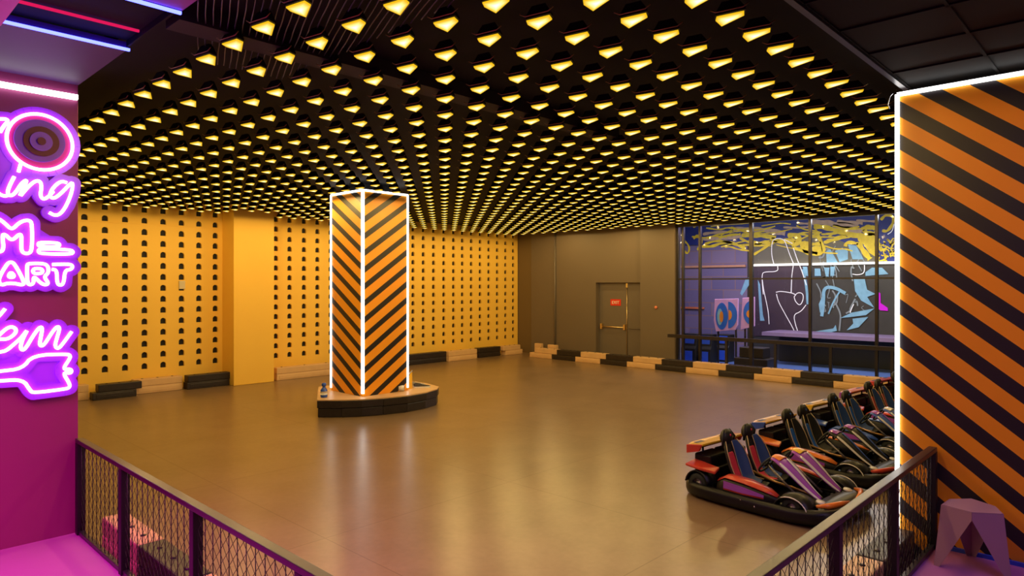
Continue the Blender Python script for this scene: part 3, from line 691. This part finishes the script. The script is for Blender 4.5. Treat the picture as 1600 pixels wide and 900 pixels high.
def c4(l): return [(1090+x*.1444, 330+y*.1444) for x, y in l]
def c5(l): return [(1240+x*.1444, 320+y*.1444) for x, y in l]
def c6(l): return [(1060+x*.1778, 430+y*.1778) for x, y in l]
def c7(l): return [(1240+x*.1889, 430+y*.1889) for x, y in l]
b = MB()
mpoly(b, [(1020, 300), (1480, 300), (1480, 372), (1340, 374), (1020, 385)], 1, 0)
mpoly(b, [(1178, 384), (1220, 372), (1480, 366), (1480, 411), (1178, 415)], 2, 1)
mpoly(b, [(1178, 415), (1266, 414), (1266, 525), (1178, 525)], 2, 2)
mpoly(b, [(1280, 345), (1330, 348), (1325, 368), (1288, 382)], 3, 0); mpoly(b, [(1318, 352), (1372, 380), (1360, 395), (1310, 375)], 3, 0); mpoly(b, [(1371, 335), (1480, 325), (1480, 412), (1371, 412)], 3, 0)
b.build('painted_ground', [M_navy, M_olive, M_plum], mu)
b = MB(); mpoly(b, [(1000, 384), (1168, 384), (1168, 560), (1000, 560)], 4); b.build('block_wall', M_brick, mu)
M_yel = mat('mural_yellow', (.95, .58, .015), .5, var=.4, scale=9); M_tan = mat('mural_tan', (.55, .38, .26), .5, var=.3, scale=9)
b = MB()
for pts, w_ in ((c4([(50, 380), (150, 385), (260, 345), (340, 330), (430, 365), (525, 405)]), 3), (c4([(80, 355), (200, 320), (300, 325), (380, 350)]), 2.5),
               (c4([(480, 260), (600, 265), (700, 265), (850, 285)]), 4), (c4([(610, 470), (700, 415), (800, 345), (900, 300)]), 2.5), (c4([(620, 370), (720, 330), (800, 345)]), 3.5),
               (c4([(1270, 200), (1370, 390), (1360, 450), (1240, 470), (1150, 430), (1120, 330), (1220, 360), (1340, 350)]), 3.5), (c4([(1030, 390), (1130, 430), (1300, 455)]), 3),
               (c4([(1150, 400), (1250, 420), (1350, 400)]), 6), (c4([(980, 270), (1060, 250), (1130, 320), (1020, 370)]), 5), (c4([(460, 290), (560, 340), (700, 360)]), 2.5),
               (c4([(0, 420), (60, 330), (10, 250), (-40, 300)]), 2.5), (c4([(-160, 300), (-80, 380), (-100, 470), (-150, 420)]), 2),
               (c5([(220, 235), (330, 240), (450, 275), (560, 310), (700, 340), (880, 330)]), 4.5), (c5([(330, 410), (450, 375), (570, 340)]), 3),
               (c5([(700, 410), (760, 500), (830, 590)]), 4.5), (c5([(740, 270), (780, 240), (850, 235), (885, 265)]), 3.5), (c5([(760, 270), (800, 310), (880, 310)]), 4),
               (c5([(560, 450), (580, 400), (700, 420)]), 3), (c5([(945, 165), (1000, 105), (1090, 125), (1080, 200), (1020, 290), (960, 280)]), 2.5),
               (c4([(230, 290), (330, 260), (470, 250)]), 2.5), (c4([(800, 300), (900, 340), (1000, 300), (1060, 330)]), 4)):
    mstroke(b, pts, w_, 6, 0, True)
mpoly(b, c5([(690, 340), (760, 320), (885, 330), (885, 560), (820, 520), (760, 430), (700, 390)]), 5)
mpoly(b, c4([(1120, 330), (1220, 400), (1350, 400), (1360, 455), (1240, 475), (1150, 430)]), 5)
rr = random.Random(3)
for k in range(46):
    x, y = rr.uniform(925, 1230), rr.uniform(370, 600); pts = [(x, y)]
    for _ in range(4): x += rr.uniform(-45, 45); y += rr.uniform(-45, 45); pts.append((min(max(x, 920), 1260), min(max(y, 365), 605)))
    mstroke(b, c5(pts), 1.1, 7+k*.02)
for k in range(34):
    x, y = rr.uniform(1075, 1365), rr.uniform(352, 390); pts = [(x, y)]
    for _ in range(3): x += rr.uniform(8, 26); y += rr.uniform(-7, 7); pts.append((min(x, 1368), min(y, 396)))
    mstroke(b, pts, rr.uniform(.7, 1.8), 6.5+k*.02, 0, True)
b.build('yellow_lines', M_yel, mu)
b = MB()
for pts, w_ in ((c4([(60, 300), (300, 290), (480, 275)]), 4), (c4([(390, 200), (600, 195), (750, 210), (950, 240)]), 5), (c4([(60, 250), (180, 230), (360, 225)]), 3), (c4([(930, 175), (1100, 180), (1200, 170)]), 2),
               (c5([(680, 170), (880, 180)]), 2), (c5([(200, 190), (350, 190), (450, 210), (700, 240)]), 5), (c5([(420, 240), (560, 260), (740, 290)]), 5), (c5([(40, 200), (160, 205)]), 2), (c5([(470, 180), (600, 190), (750, 200)]), 3)):
    mstroke(b, pts, w_, 4.5, 0, True)
b.build('tan_lines', M_tan, mu)
M_lb = mat('mural_light_blue', (.2, .42, .58), .5, var=.3, scale=6)
b = MB()
for pl_ in (c5([(355, 500), (400, 480), (490, 640), (360, 630)]), c5([(450, 500), (530, 465), (590, 500), (590, 590), (500, 620)]), c5([(590, 430), (680, 440), (760, 590), (640, 590)]),
           c5([(780, 730), (850, 680), (960, 680), (1030, 750), (780, 770)]), c5([(100, 670), (150, 670), (160, 770), (130, 770)]), c5([(230, 690), (290, 690), (300, 770), (230, 770)]), c5([(330, 680), (390, 680), (380, 780), (350, 770)]),
           c5([(400, 670), (450, 670), (440, 770), (400, 770)]), c7([(210, 240), (240, 170), (235, 300), (220, 310)]), c7([(500, 30), (590, 30), (610, 120), (680, 155), (610, 180), (670, 270), (560, 210), (510, 130)]),
           c7([(385, 355), (480, 310), (670, 275), (600, 330), (480, 345)]), c7([(490, 360), (620, 345), (540, 430), (440, 455), (495, 400)]), c7([(150, 470), (330, 440), (350, 410), (360, 460), (240, 485)]),
           c6([(590, 40), (620, 20), (640, 60), (560, 180), (545, 160)]), c6([(700, 40), (720, 80), (745, 350), (760, 400), (720, 400)])):
    mpoly(b, pl_, 5.5)
mstroke(b, c7([(235, 340), (250, 220), (250, 100), (340, 100), (430, 150)]), 3.2, 6); mstroke(b, c7([(290, 320), (330, 220), (380, 140)]), 1.5, 6); mstroke(b, c7([(80, -50), (110, 100), (120, 240)]), 2.5, 6)
b.build('light_blue_shapes', M_lb, mu)
M_ol = mat('mural_white', (.85, .83, .85), .5, emit=(.9, .85, .9), es=.25)  # outlines get a weak emission, a glow added to plain white paint
b = MB()
for pts in (c4([(830, 575), (805, 480), (805, 370), (820, 310), (870, 292), (940, 305), (970, 380), (1000, 470), (1045, 575)]), c4([(940, 305), (990, 330), (1030, 350)]), c4([(1040, 580), (1020, 720), (1015, 880)]),
            c4([(870, 590), (875, 655), (720, 655), (700, 690), (705, 800), (715, 900)]), c6([(740, 30), (750, 120), (775, 230), (795, 330), (800, 430)]), c6([(860, 150), (900, 140), (1000, 155), (1030, 170)]),
            c6([(865, 165), (880, 230), (940, 340), (1025, 490), (1050, 570)]), c6([(1000, 0), (995, 150)]), c6([(1020, 190), (1050, 150), (1100, 160), (1100, 220), (1070, 270), (1030, 230), (1020, 190)]),
            c6([(1125, 260), (1080, 320), (1015, 345), (1030, 430), (1055, 500)]), c4([(1040, 400), (1080, 520), (1130, 640), (1180, 800)]), c5([(770, 650), (770, 740), (700, 760), (640, 750)]), c5([(1090, 210), (1070, 290), (1020, 320)]), c7([(500, 240), (480, 280), (470, 310)])):
    mstroke(b, pts, .75, 8)
b.build('white_outlines', M_ol, mu)
b = MB()
for k in range(26):
    x, y = rr.uniform(1275, 1350), rr.uniform(376, 480); pts = [(x, y)]
    for _ in range(3): x += rr.uniform(-9, 9); y += rr.uniform(-4, 16); pts.append((x, y))
    mstroke(b, pts, rr.uniform(.5, 1.6), 5.2+k*.01)
b.build('grey_scratches', mat('mural_grey', (.22, .26, .28), .5), mu)
b = MB(); mpoly(b, c7([(705, 140), (720, 150), (722, 230), (780, 270), (782, 295), (720, 290), (705, 280)]), 8); b.build('magenta_patch', emis('magenta_glow', (.9, .03, .8), .9), mu)
a_, c_ = on_x(1178, 415, HX-.05), on_x(1470, 408, HX-.05)
tag(strip('light_strip', (HX-.08, a_[1], 2.86), (HX-.08, c_[1], 2.86), .06, emis('hall_led', (1, .9, .82), 3)), 'white light strip running across the mural behind the glazing', 'light strip')
a2, c2 = on_x(1040, 0, HX-.05), on_x(1165, 0, HX-.05)
tag(strip('hall_wall_bar', (HX-.05, a2[1], 2.85), (HX-.05, c2[1], 2.85), .07, mat('orange_bar', (.5, .25, .15), .5)), 'brown bar standing in for the orange glow across the violet block wall', 'pipe')  # bar painted as the orange glow that carries on from the light strip
tag(strip('hall_wall_bar', (HX-.05, a2[1], 1.5), (HX-.05, on_x(1100, 0, HX-.05)[1], 1.5), .06, mat('orange_bar', (.55, .15, .06), .5)), 'orange pipe low on the violet block wall', 'pipe')
yl = on_x(1176, 0, 18.3)[1]
tag(MB().bb(18.9, HX-.06, 1.6, yl, .82, .92).build('ledge', mat('violet_ledge', (.25, .17, .30), .5)), 'violet ledge running below the mural', 'ledge')
struct(MB().bb(HX-.2, HX-.02, 1.6, yl-.05, 0, .81).build('wall_hall_base', M_black), 'black base under the mural ledge', 'wall')
# sign boards with round eyes
M_pk = mat('lilac_board', (.62, .34, .72), .45); M_bb = mat('board_blue', (.02, .13, .65), .4); M_or = mat('board_orange', (.75, .25, .03), .4)
def board(label, quad, ovals, X=17.9):
    t = thing('sign_board', label, 'sign board', (X, 0, 0), 0, 'sign boards by the violet wall')
    q = [(0, on_x(*p, X)[1], on_x(*p, X)[2]) for p in c6(quad)]
    MB().prism(q, (.05, 0, 0)).build('board', M_pk, t, bevel=.01)
    for k, (cx_, cy_, rx_, ry_, m_, half) in enumerate(ovals):
        rng = [2*pi*i/24 for i in range(24)] if not half else [(-pi/2+pi*i/12)*half for i in range(13)]
        P = [on_x(*c6([(cx_+rx_*cos(a), cy_+ry_*sin(a))])[0], X) for a in rng]
        if half == -1: P = [on_x(*c6([(cx_-rx_*cos(a), cy_+ry_*sin(a))])[0], X) for a in rng]
        MB().prism([(-.004*(k+1), p[1], p[2]) for p in P], (-.0035, 0, 0)).build('painted_shape', m_, t)
    b = MB()
    ys = [p[1] for p in q]; zs = [p[2] for p in q]
    for y_ in (min(ys)+.1, max(ys)-.1): b.bb(.06, .1, y_-.02, y_+.02, 0, min(zs)+.4)
    b.build('stand', M_rail, t)
board('lilac board with two large blue and orange round letters', [(318, 210), (525, 205), (520, 440), (500, 480), (330, 495), (310, 400)],
      [(382, 360, 54, 118, M_bb, 0), (366, 365, 24, 72, M_lb, 0), (380, 365, 17, 48, M_or, 0), (440, 350, 78, 118, M_bb, 1), (445, 350, 28, 45, M_or, 1)])
board('narrow lilac board with half a blue and orange round letter, right of the wider board', [(562, 200), (668, 190), (668, 450), (545, 480)],
      [(640, 330, 68, 105, M_bb, -1), (640, 340, 42, 38, M_or, -1)], 17.95)
def cabinet(px, X, w_, h_, label, m_):
    y_ = on_x(px, 0, X)[1]; t = thing('arcade_cabinet', label, 'cabinet', (X, y_, 0), 0, 'cabinets low behind the glazing')
    MB().prism([(0, -w_/2, 0), (.4, -w_/2, 0), (.4, -w_/2, h_), (.1, -w_/2, h_), (.05, -w_/2, h_*.6), (0, -w_/2, h_*.5)], (0, w_, 0)).build('body', M_black, t, bevel=.01)
    MB().box((.065, 0, h_*.8), (.012, w_*.7, h_*.3)).build('screen', m_, t)
    MB().box((-.006, 0, h_*.25), (.01, w_*.6, h_*.35)).build('front_panel', m_, t)
M_scr = mat('blue_screen_plastic', (.04, .12, .8), .3)
cabinet(1075, 17.6, .45, .85, 'dark cabinet with blue panels at the left end of the glazing', M_scr)
cabinet(1101, 17.7, .35, .85, 'dark cabinet with blue panels, second from the left end of the glazing', M_scr)
cabinet(1128, 18.6, .4, .8, 'dark cabinet with blue panels below the lilac board', M_scr)
yc_ = on_x(1180, 0, 17.3)[1]
tag(MB().bb(-.3, .3, -.45, .45, 0, .35).build('storage_crate', M_blk_pl, bevel=.02, loc=(17.3, yc_, 0)), 'wide black crate on the hall floor behind the glazing, lower of the two', 'crate')
tag(MB().bb(-.2, .25, -.3, .35, 0, .27).build('storage_crate', M_blk_pl, bevel=.02, loc=(17.3, yc_, .352)), 'smaller black crate resting on the wide crate behind the glazing', 'crate')

# ------------------------------------------------------------------ karts
M_kb = mat('kart_black', (.006, .005, .008), .38, spec=.35, var=.4, scale=12); M_tyre = mat('tyre_rubber', (.012, .018, .02), .6)
M_kred = mat('kart_red', (.62, .05, .03), .3, coat=.5); M_kyel = mat('kart_yellow', (.85, .5, .03), .3, coat=.5); M_kpur = mat('kart_purple', (.34, .07, .62), .25, coat=.5)
M_kwh = mat('kart_white', (.75, .72, .85), .25, coat=.5); M_kblu = mat('kart_blue', (.03, .10, .60), .3, coat=.5); M_kor = mat('kart_orange', (.8, .2, .03), .3, coat=.4)
M_sred = mat('seat_red', (.62, .03, .08), .6); M_sblu = mat('seat_navy', (.02, .06, .26), .5); M_sblu2 = mat('seat_blue', (.02, .14, .75), .5); M_sblk = mat('seat_black', (.012, .012, .016), .5)
M_pipe = mat('seat_piping', (.5, .38, .25), .5); M_hub = mat('wheel_hub_metal', (.3, .28, .3), .35, metal=.8)
def sup(a, hw, hl, e=.42):
    c, s = cos(a), sin(a); return hw*math.copysign(abs(c)**e, c), hl*math.copysign(abs(s)**e, s)
def make_kart(loc, rz, label, c):
    rz -= radians(5.5)
    t = thing('go_kart', label, 'go-kart', loc, rz, 'go-karts parked along the right side')
    t.scale = (1, .88, 1)
    W2, L2 = .60, .95; N_ = 56
    prof = [(-.05, .035), (0, .03), (.012, .07), (.012, .12), (-.005, .16), (-.05, .16)]
    rws = []
    for o_, z in prof:
        r_ = []
        for k in range(N_):
            x, y = sup(2*pi*k/N_, W2+o_, L2+o_); y = -y if False else y
            if y < -.5: z2 = z+.03*(-.5-y)/.45
            else: z2 = z
            r_.append(Vector((x, y, z2)))
        rws.append(r_)
    rws.append(rws[0]); MB().grid(rws, closed=True).build('bumper', M_kb, t)
    b = MB()
    for k in range(N_):
        pass
    tr_ = [Vector((*sup(2*pi*k/N_, W2+.016, L2+.016), .105)) for k in range(N_)]
    for y_ in (.05, -.12): MB().lathe([(0, 0), (.011, 0), (.008, .006), (0, .007)], (-.612, y_, .12+y_*.2), (-1, 0, 0), 10).build('bumper_bolt', M_chrome, t)
    MB().prism([(*sup(2*pi*k/28, W2-.05, L2-.06), .04) for k in range(28)], (0, 0, .02)).build('floor_pan', M_kb, t)
    for sx_ in (-1, 1):
        for yy_, r_, w_ in ((.68, .135, .15), (-.5, .125, .12)):
            cx_ = sx_*.47; p = [(r_*.55, -w_/2), (r_*.9, -w_/2), (r_, -w_*.36), (r_, w_*.36), (r_*.9, w_/2), (r_*.55, w_/2)]
            tt = MB().lathe(p, (cx_, yy_, r_), (1, 0, 0), 28).build('tyre', M_tyre, t)
            MB().lathe([(0, -w_*.3), (r_*.3, -w_*.36), (r_*.35, -w_*.2), (r_*.54, -w_*.42), (r_*.56, w_*.42), (r_*.35, w_*.2), (r_*.3, w_*.36), (0, w_*.3)], (cx_, yy_, r_), (1, 0, 0), 20).build('hub', M_hub, tt)
        # rear fender
        rw = [[Vector((sx_*x_, .68+.165*cos(a), .135+.165*sin(a))) for a in [radians(q) for q in range(10, 171, 16)]] for x_ in (.38, .56)]
        MB().grid(rw).build('rear_fender', M_kb, t, solid=.012)
        MB().prism([(sx_*.34, .86, .335), (sx_*.57, .83, .325), (sx_*.575, .62, .31), (sx_*.5, .46, .28), (sx_*.36, .5, .30)], (0, 0, .03)).build('fender_top', c['accent'], t, bevel=.012)
        # side pod
        secs = [(.42, .06, .24), (.3, .10, .30), (.05, .115, .29), (-.2, .09, .25), (-.32, .03, .21)]
        rw = []
        for y_, hw_, zt in secs:
            rw.append([Vector((sx_*(.47-hw_), y_, .07)), Vector((sx_*(.47-hw_), y_, zt-.02)), Vector((sx_*(.47-hw_*.6), y_, zt)), Vector((sx_*(.47+hw_*.6), y_, zt-.01)), Vector((sx_*(.47+hw_*.85), y_, zt-.04)), Vector((sx_*(.47+hw_), y_, .17)), Vector((sx_*(.47+hw_), y_, .07))])
        sp_ = MB().grid(rw, closed=True).build('side_pod', M_kb, t)
        tp = [Vector((sx_*(.47+s_*hw_*.75), y_, zt+.004)) for s_, rng in ((1, secs), (-1, secs[::-1])) for y_, hw_, zt in rng]
        MB().grid([[Vector((sx_*(.47-hw_*.7), y_, zt+.006)) for y_, hw_, zt in secs], [Vector((sx_*(.47), y_, zt+.014)) for y_, hw_, zt in secs], [Vector((sx_*(.47+hw_*.8), y_, zt-.004)) for y_, hw_, zt in secs]]).build('pod_top', c['accent'], sp_, solid=.008)
        MB().grid([[Vector((sx_*(.475+hw_), y_, .19)) for y_, hw_, zt in secs[1:4]], [Vector((sx_*(.478+hw_*.93), y_, zt-.035)) for y_, hw_, zt in secs[1:4]]]).build('pod_sticker', c['side'], sp_)
        MB().grid([[Vector((sx_*(.475+hw_*.96), y_, .175)) for y_, hw_, zt in secs[1:4]], [Vector((sx_*(.478+hw_), y_, .19)) for y_, hw_, zt in secs[1:4]]]).build('pod_stripe', c['accent'], sp_)
        # front wheel arch fairing
        rw = []
        for a in [radians(q) for q in range(5, 186, 15)]:
            yy2 = -.5+.20*cos(a); zz2 = .11+.15*sin(a)
            rw.append([Vector((sx_*.34, yy2, zz2)), Vector((sx_*.44, yy2, zz2+.02)), Vector((sx_*.56, yy2, zz2-.005))])
        MB().grid(rw).build('front_fender', M_kb, t, solid=.012)
        MB().tube([Vector((sx_*.565, -.5+.20*cos(a), .11+.148*sin(a))) for a in [radians(q) for q in range(60, 186, 15)]], .006, 6).build('fender_edge', c['trim'], t)
    # nose
    b = MB(); rw = []
    for x_ in [i*.1-.4 for i in range(9)]:
        f_ = 1-(x_/.46)**2*.5; rw.append([Vector((x_, -.62, .13)), Vector((x_, -.66, .15+.05*f_)), Vector((x_, -.78, .17+.03*f_)), Vector((x_, -.86-.05*f_, .13+.01*f_)), Vector((x_, -.86-.05*f_, .06))])
    b.grid(rw).build('nose_cover', M_kb, t, solid=.01)
    for sx_ in (-1, 1):
        MB().tube([(sx_*.08, -.9, .2), (sx_*.22, -.88, .205), (sx_*.36, -.82, .2), (sx_*.43, -.72, .19)], [.012, .028, .03, .014], 8).build('nose_trim', c['nose'], t)
        MB().lathe([(0, 0), (.05, 0), (.045, .014), (0, .016)], (sx_*.30, -.70, .195), (0, -.2, 1), 16).build('race_badge', M_kwh, t)
    # engine boxes and tank
    b = MB(); b.bb(-.36, -.02, .62, .86, .10, .43); b.bb(.02, .36, .62, .86, .10, .43); b.bb(-.3, .3, .58, .62, .12, .3); b.build('engine_box', M_kb, t, bevel=.02)
    b = MB()
    for x_ in (-.28, -.14, .14, .28): b.tube([(x_, .8, .3), (x_, .86, .28), (x_, .88, .15)], .015, 6)
    b.build('engine_hose', M_tyre, t)
    # rear wing
    wg = MB().prism([(-.44, .90, .50), (-.30, .95, .505), (.30, .95, .505), (.44, .90, .50), (.42, .70, .53), (.12, .66, .54), (-.12, .66, .54), (-.42, .70, .53)], (0, 0, .022)).build('rear_wing', c['wing'], t, bevel=.008)
    b = MB(); b.prism([(-.45, .91, .43), (-.45, .91, .525), (-.43, .70, .55), (-.43, .74, .47)], (.03, 0, 0)); b.prism([(.42, .91, .43), (.42, .91, .525), (.40, .70, .55), (.40, .74, .47)], (.03, 0, 0)); b.bb(-.43, .43, .90, .925, .44, .51)
    b.build('wing_end', c['wing2'], wg, bevel=.008)
    b = MB()
    for x_ in (-.25, .25): b.tube([(x_, .8, .12), (x_, .82, .5)], .014, 6); b.bb(x_-.07, x_+.07, .72, .9, .528, .532)
    b.build('wing_stay', M_kb, wg)
    # centre rail
    MB().tube([(0, .4, .28), (0, .0, .2), (0, -.45, .16)], .016, 8).build('centre_rail', M_wire, t)
    b = MB(); b.tube([(-.42, .42, .11), (-.42, -.5, .11), (-.3, -.75, .11), (.3, -.75, .11), (.42, -.5, .11), (.42, .42, .11)], .016, 8); b.build('chassis_tube', M_kb, t)
    # two seats
    for sx_ in (-.215, .215):
        spine = [(.0, .17), (.10, .13), (.26, .12), (.36, .19), (.43, .33), (.48, .48), (.51, .59)]; hw = [.15, .165, .17, .17, .18, .165, .11]; dep = [.03, .05, .07, .09, .09, .07, .03]
        def srow(i, s0, s1, n, lift=0):
            y_, z_ = spine[i]; a, c2_ = spine[max(i-1, 0)], spine[min(i+1, 6)]; ty, tz = c2_[0]-a[0], c2_[1]-a[1]; l_ = hypot(ty, tz); ny, nz = -tz/l_, ty/l_
            r_ = []
            for k in range(n+1):
                s_ = s0+(s1-s0)*k/n; dd = dep[i]*abs(s_)**2.5+lift
                r_.append(Vector((sx_+hw[i]*s_*(1-.03*lift), y_+ny*dd, z_+nz*dd)))
            return r_
        seat = MB().grid([srow(i, -1, 1, 10) for i in range(7)]).build('seat', M_sblk, t, solid=.025, subsurf=1)
        MB().grid([srow(i, -.9, .28, 6, .03) for i in range(1, 6)]).build('seat_cushion', c['seat'], seat, subsurf=1, solid=.01)
        MB().grid([srow(i, .36, 1.0, 4, .03) for i in range(1, 7)]).build('seat_bolster', c['bolster'], seat, subsurf=1, solid=.01)
        for s_ in (-.92, .32, .98):
            MB().tube([srow(i, s_, s_+.01, 1, .04)[0] for i in range(1, 7)], .005, 5).build('seat_piping', M_pipe, seat)
        hr = MB(); rw = []
        for k in range(8):
            ph_ = pi*k/7; rr_ = sin(ph_)*.1+.0005; zz = -cos(ph_)*.088
            rw.append([Vector((sx_+rr_*cos(a),   .51+rr_*.62*sin(a), .635+zz)) for a in [2*pi*q/14 for q in range(14)]])
        hr.grid(rw, closed=True); hr.build('headrest', M_sblk, seat)
        MB().lathe([(0, 0), (.016, 0), (.012, .006), (0, .008)], (sx_, .456, .66), (0, -1, .3), 10).build('headrest_badge', c['seat'], seat)
        MB().tube([(sx_-.1, .49, .55), (sx_-.115, .48, .635), (sx_-.06, .51, .705), (sx_+.06, .51, .705), (sx_+.115, .48, .635), (sx_+.1, .49, .55)], .014, 8).build('headrest_frame', M_sblk, seat)
        # steering wheel + column
        sw = MB(); cc = Vector((sx_, -.02, .43)); ax = Vector((0, .75, .6)).normalized(); X_ = Vector((1, 0, 0)); Y_ = ax.cross(X_)
        sw.tube([cc+(X_*cos(a)*.115+Y_*sin(a)*.1) for a in [2*pi*k/20 for k in range(20)]], .012, 7, True)
        for a in (0, pi, -pi/2): sw.tube([cc, cc+X_*cos(a)*.11+Y_*sin(a)*.1], .009, 6)
        sw.lathe([(0, -.01), (.03, -.01), (.03, .01), (0, .012)], cc, ax, 12)
        w0 = sw.build('steering_wheel', M_tyre, t)
        MB().tube([cc, (sx_, -.45, .14)], .012, 7).build('steering_column', M_hub, w0)
        # tall front fairing (steering guard)
        sp2 = [(-.10, .50, .075), (-.14, .525, .10), (-.24, .49, .135), (-.38, .40, .125), (-.53, .27, .085), (-.68, .175, .03)]
        def frow(i, s0, s1, n, lift=0):
            y_, z_, h_ = sp2[i]; return [Vector((sx_+h_*(s0+(s1-s0)*k/n), y_-lift*.6, z_+lift*.8+.035*(1-(s0+(s1-s0)*k/n)**2))) for k in range(n+1)]
        fr = MB().grid([frow(i, -1, 1, 8) for i in range(6)]).build('front_fairing', c['fair'], t, solid=.012, subsurf=1)
        MB().grid([frow(i, -.75, .75, 5, .006) for i in range(0, 3)]).build('fairing_crest', c['crest'] if sx_ < 0 else c['crest2'], fr, subsurf=1, solid=.004)
        MB().grid([frow(i, .05, .5, 3, .007) for i in range(2, 6)]).build('fairing_stripe', c['fstripe'], fr, subsurf=1, solid=.004)
        MB().grid([frow(i, -.98, -.7, 2, .005) for i in range(2, 6)]).build('fairing_edge', c['trim'], fr, subsurf=1, solid=.003)
        # pedals
        b = MB()
        for dx_ in (-.06, .06): b.bb(sx_+dx_-.02, sx_+dx_+.02, -.6, -.585, .09, .17); b.tube([(sx_+dx_, -.59, .1), (sx_+dx_, -.5, .07)], .006, 5)
        b.build('pedal', M_hub, t)
    return t
base = dict(trim=M_kwh, accent=M_kred, side=M_kpur, nose=M_kor, wing=M_kyel, wing2=M_kred, seat=M_sred, bolster=M_sblu, fair=M_kpur, crest=M_kor, crest2=M_kyel, fstripe=M_kwh)
blue = dict(base, accent=M_kor, wing2=M_kblu, seat=M_sblu2, bolster=M_sblk, fair=M_kb, crest=M_kpur, crest2=M_kpur, fstripe=M_kblu, nose=M_kred)
third = dict(base, accent=M_kblu, wing=M_kyel, wing2=M_kyel, seat=M_sblu2, fair=M_kblu, crest=M_kpur, crest2=M_kwh, fstripe=M_kpur)
fourth = dict(base, wing=M_kor, wing2=M_kpur, accent=M_kred, fair=M_kpur, crest=M_kyel, crest2=M_kwh, seat=M_sred)
KX, KY, KP = 7.1, 2.93, 1.65
make_kart((KX, KY, 0), 0, 'two-seat go-kart with red seats, red and yellow rear wing and purple fairings, nearest the camera', base)
make_kart((KX+KP, KY, 0), radians(1), 'two-seat go-kart with bright blue seats and yellow and blue wing, second in the row', blue)
make_kart((KX+2*KP, KY, 0), radians(-1), 'two-seat go-kart with a yellow wing, third in the row', third)
make_kart((KX+3*KP, KY, 0), radians(1), 'two-seat go-kart with an orange wing, fourth in the row by the light strip', fourth)
make_kart((KX+4*KP, KY+.03, 0), 0, 'two-seat red and yellow go-kart, farthest in the row', dict(base, wing=M_kred, wing2=M_kred))
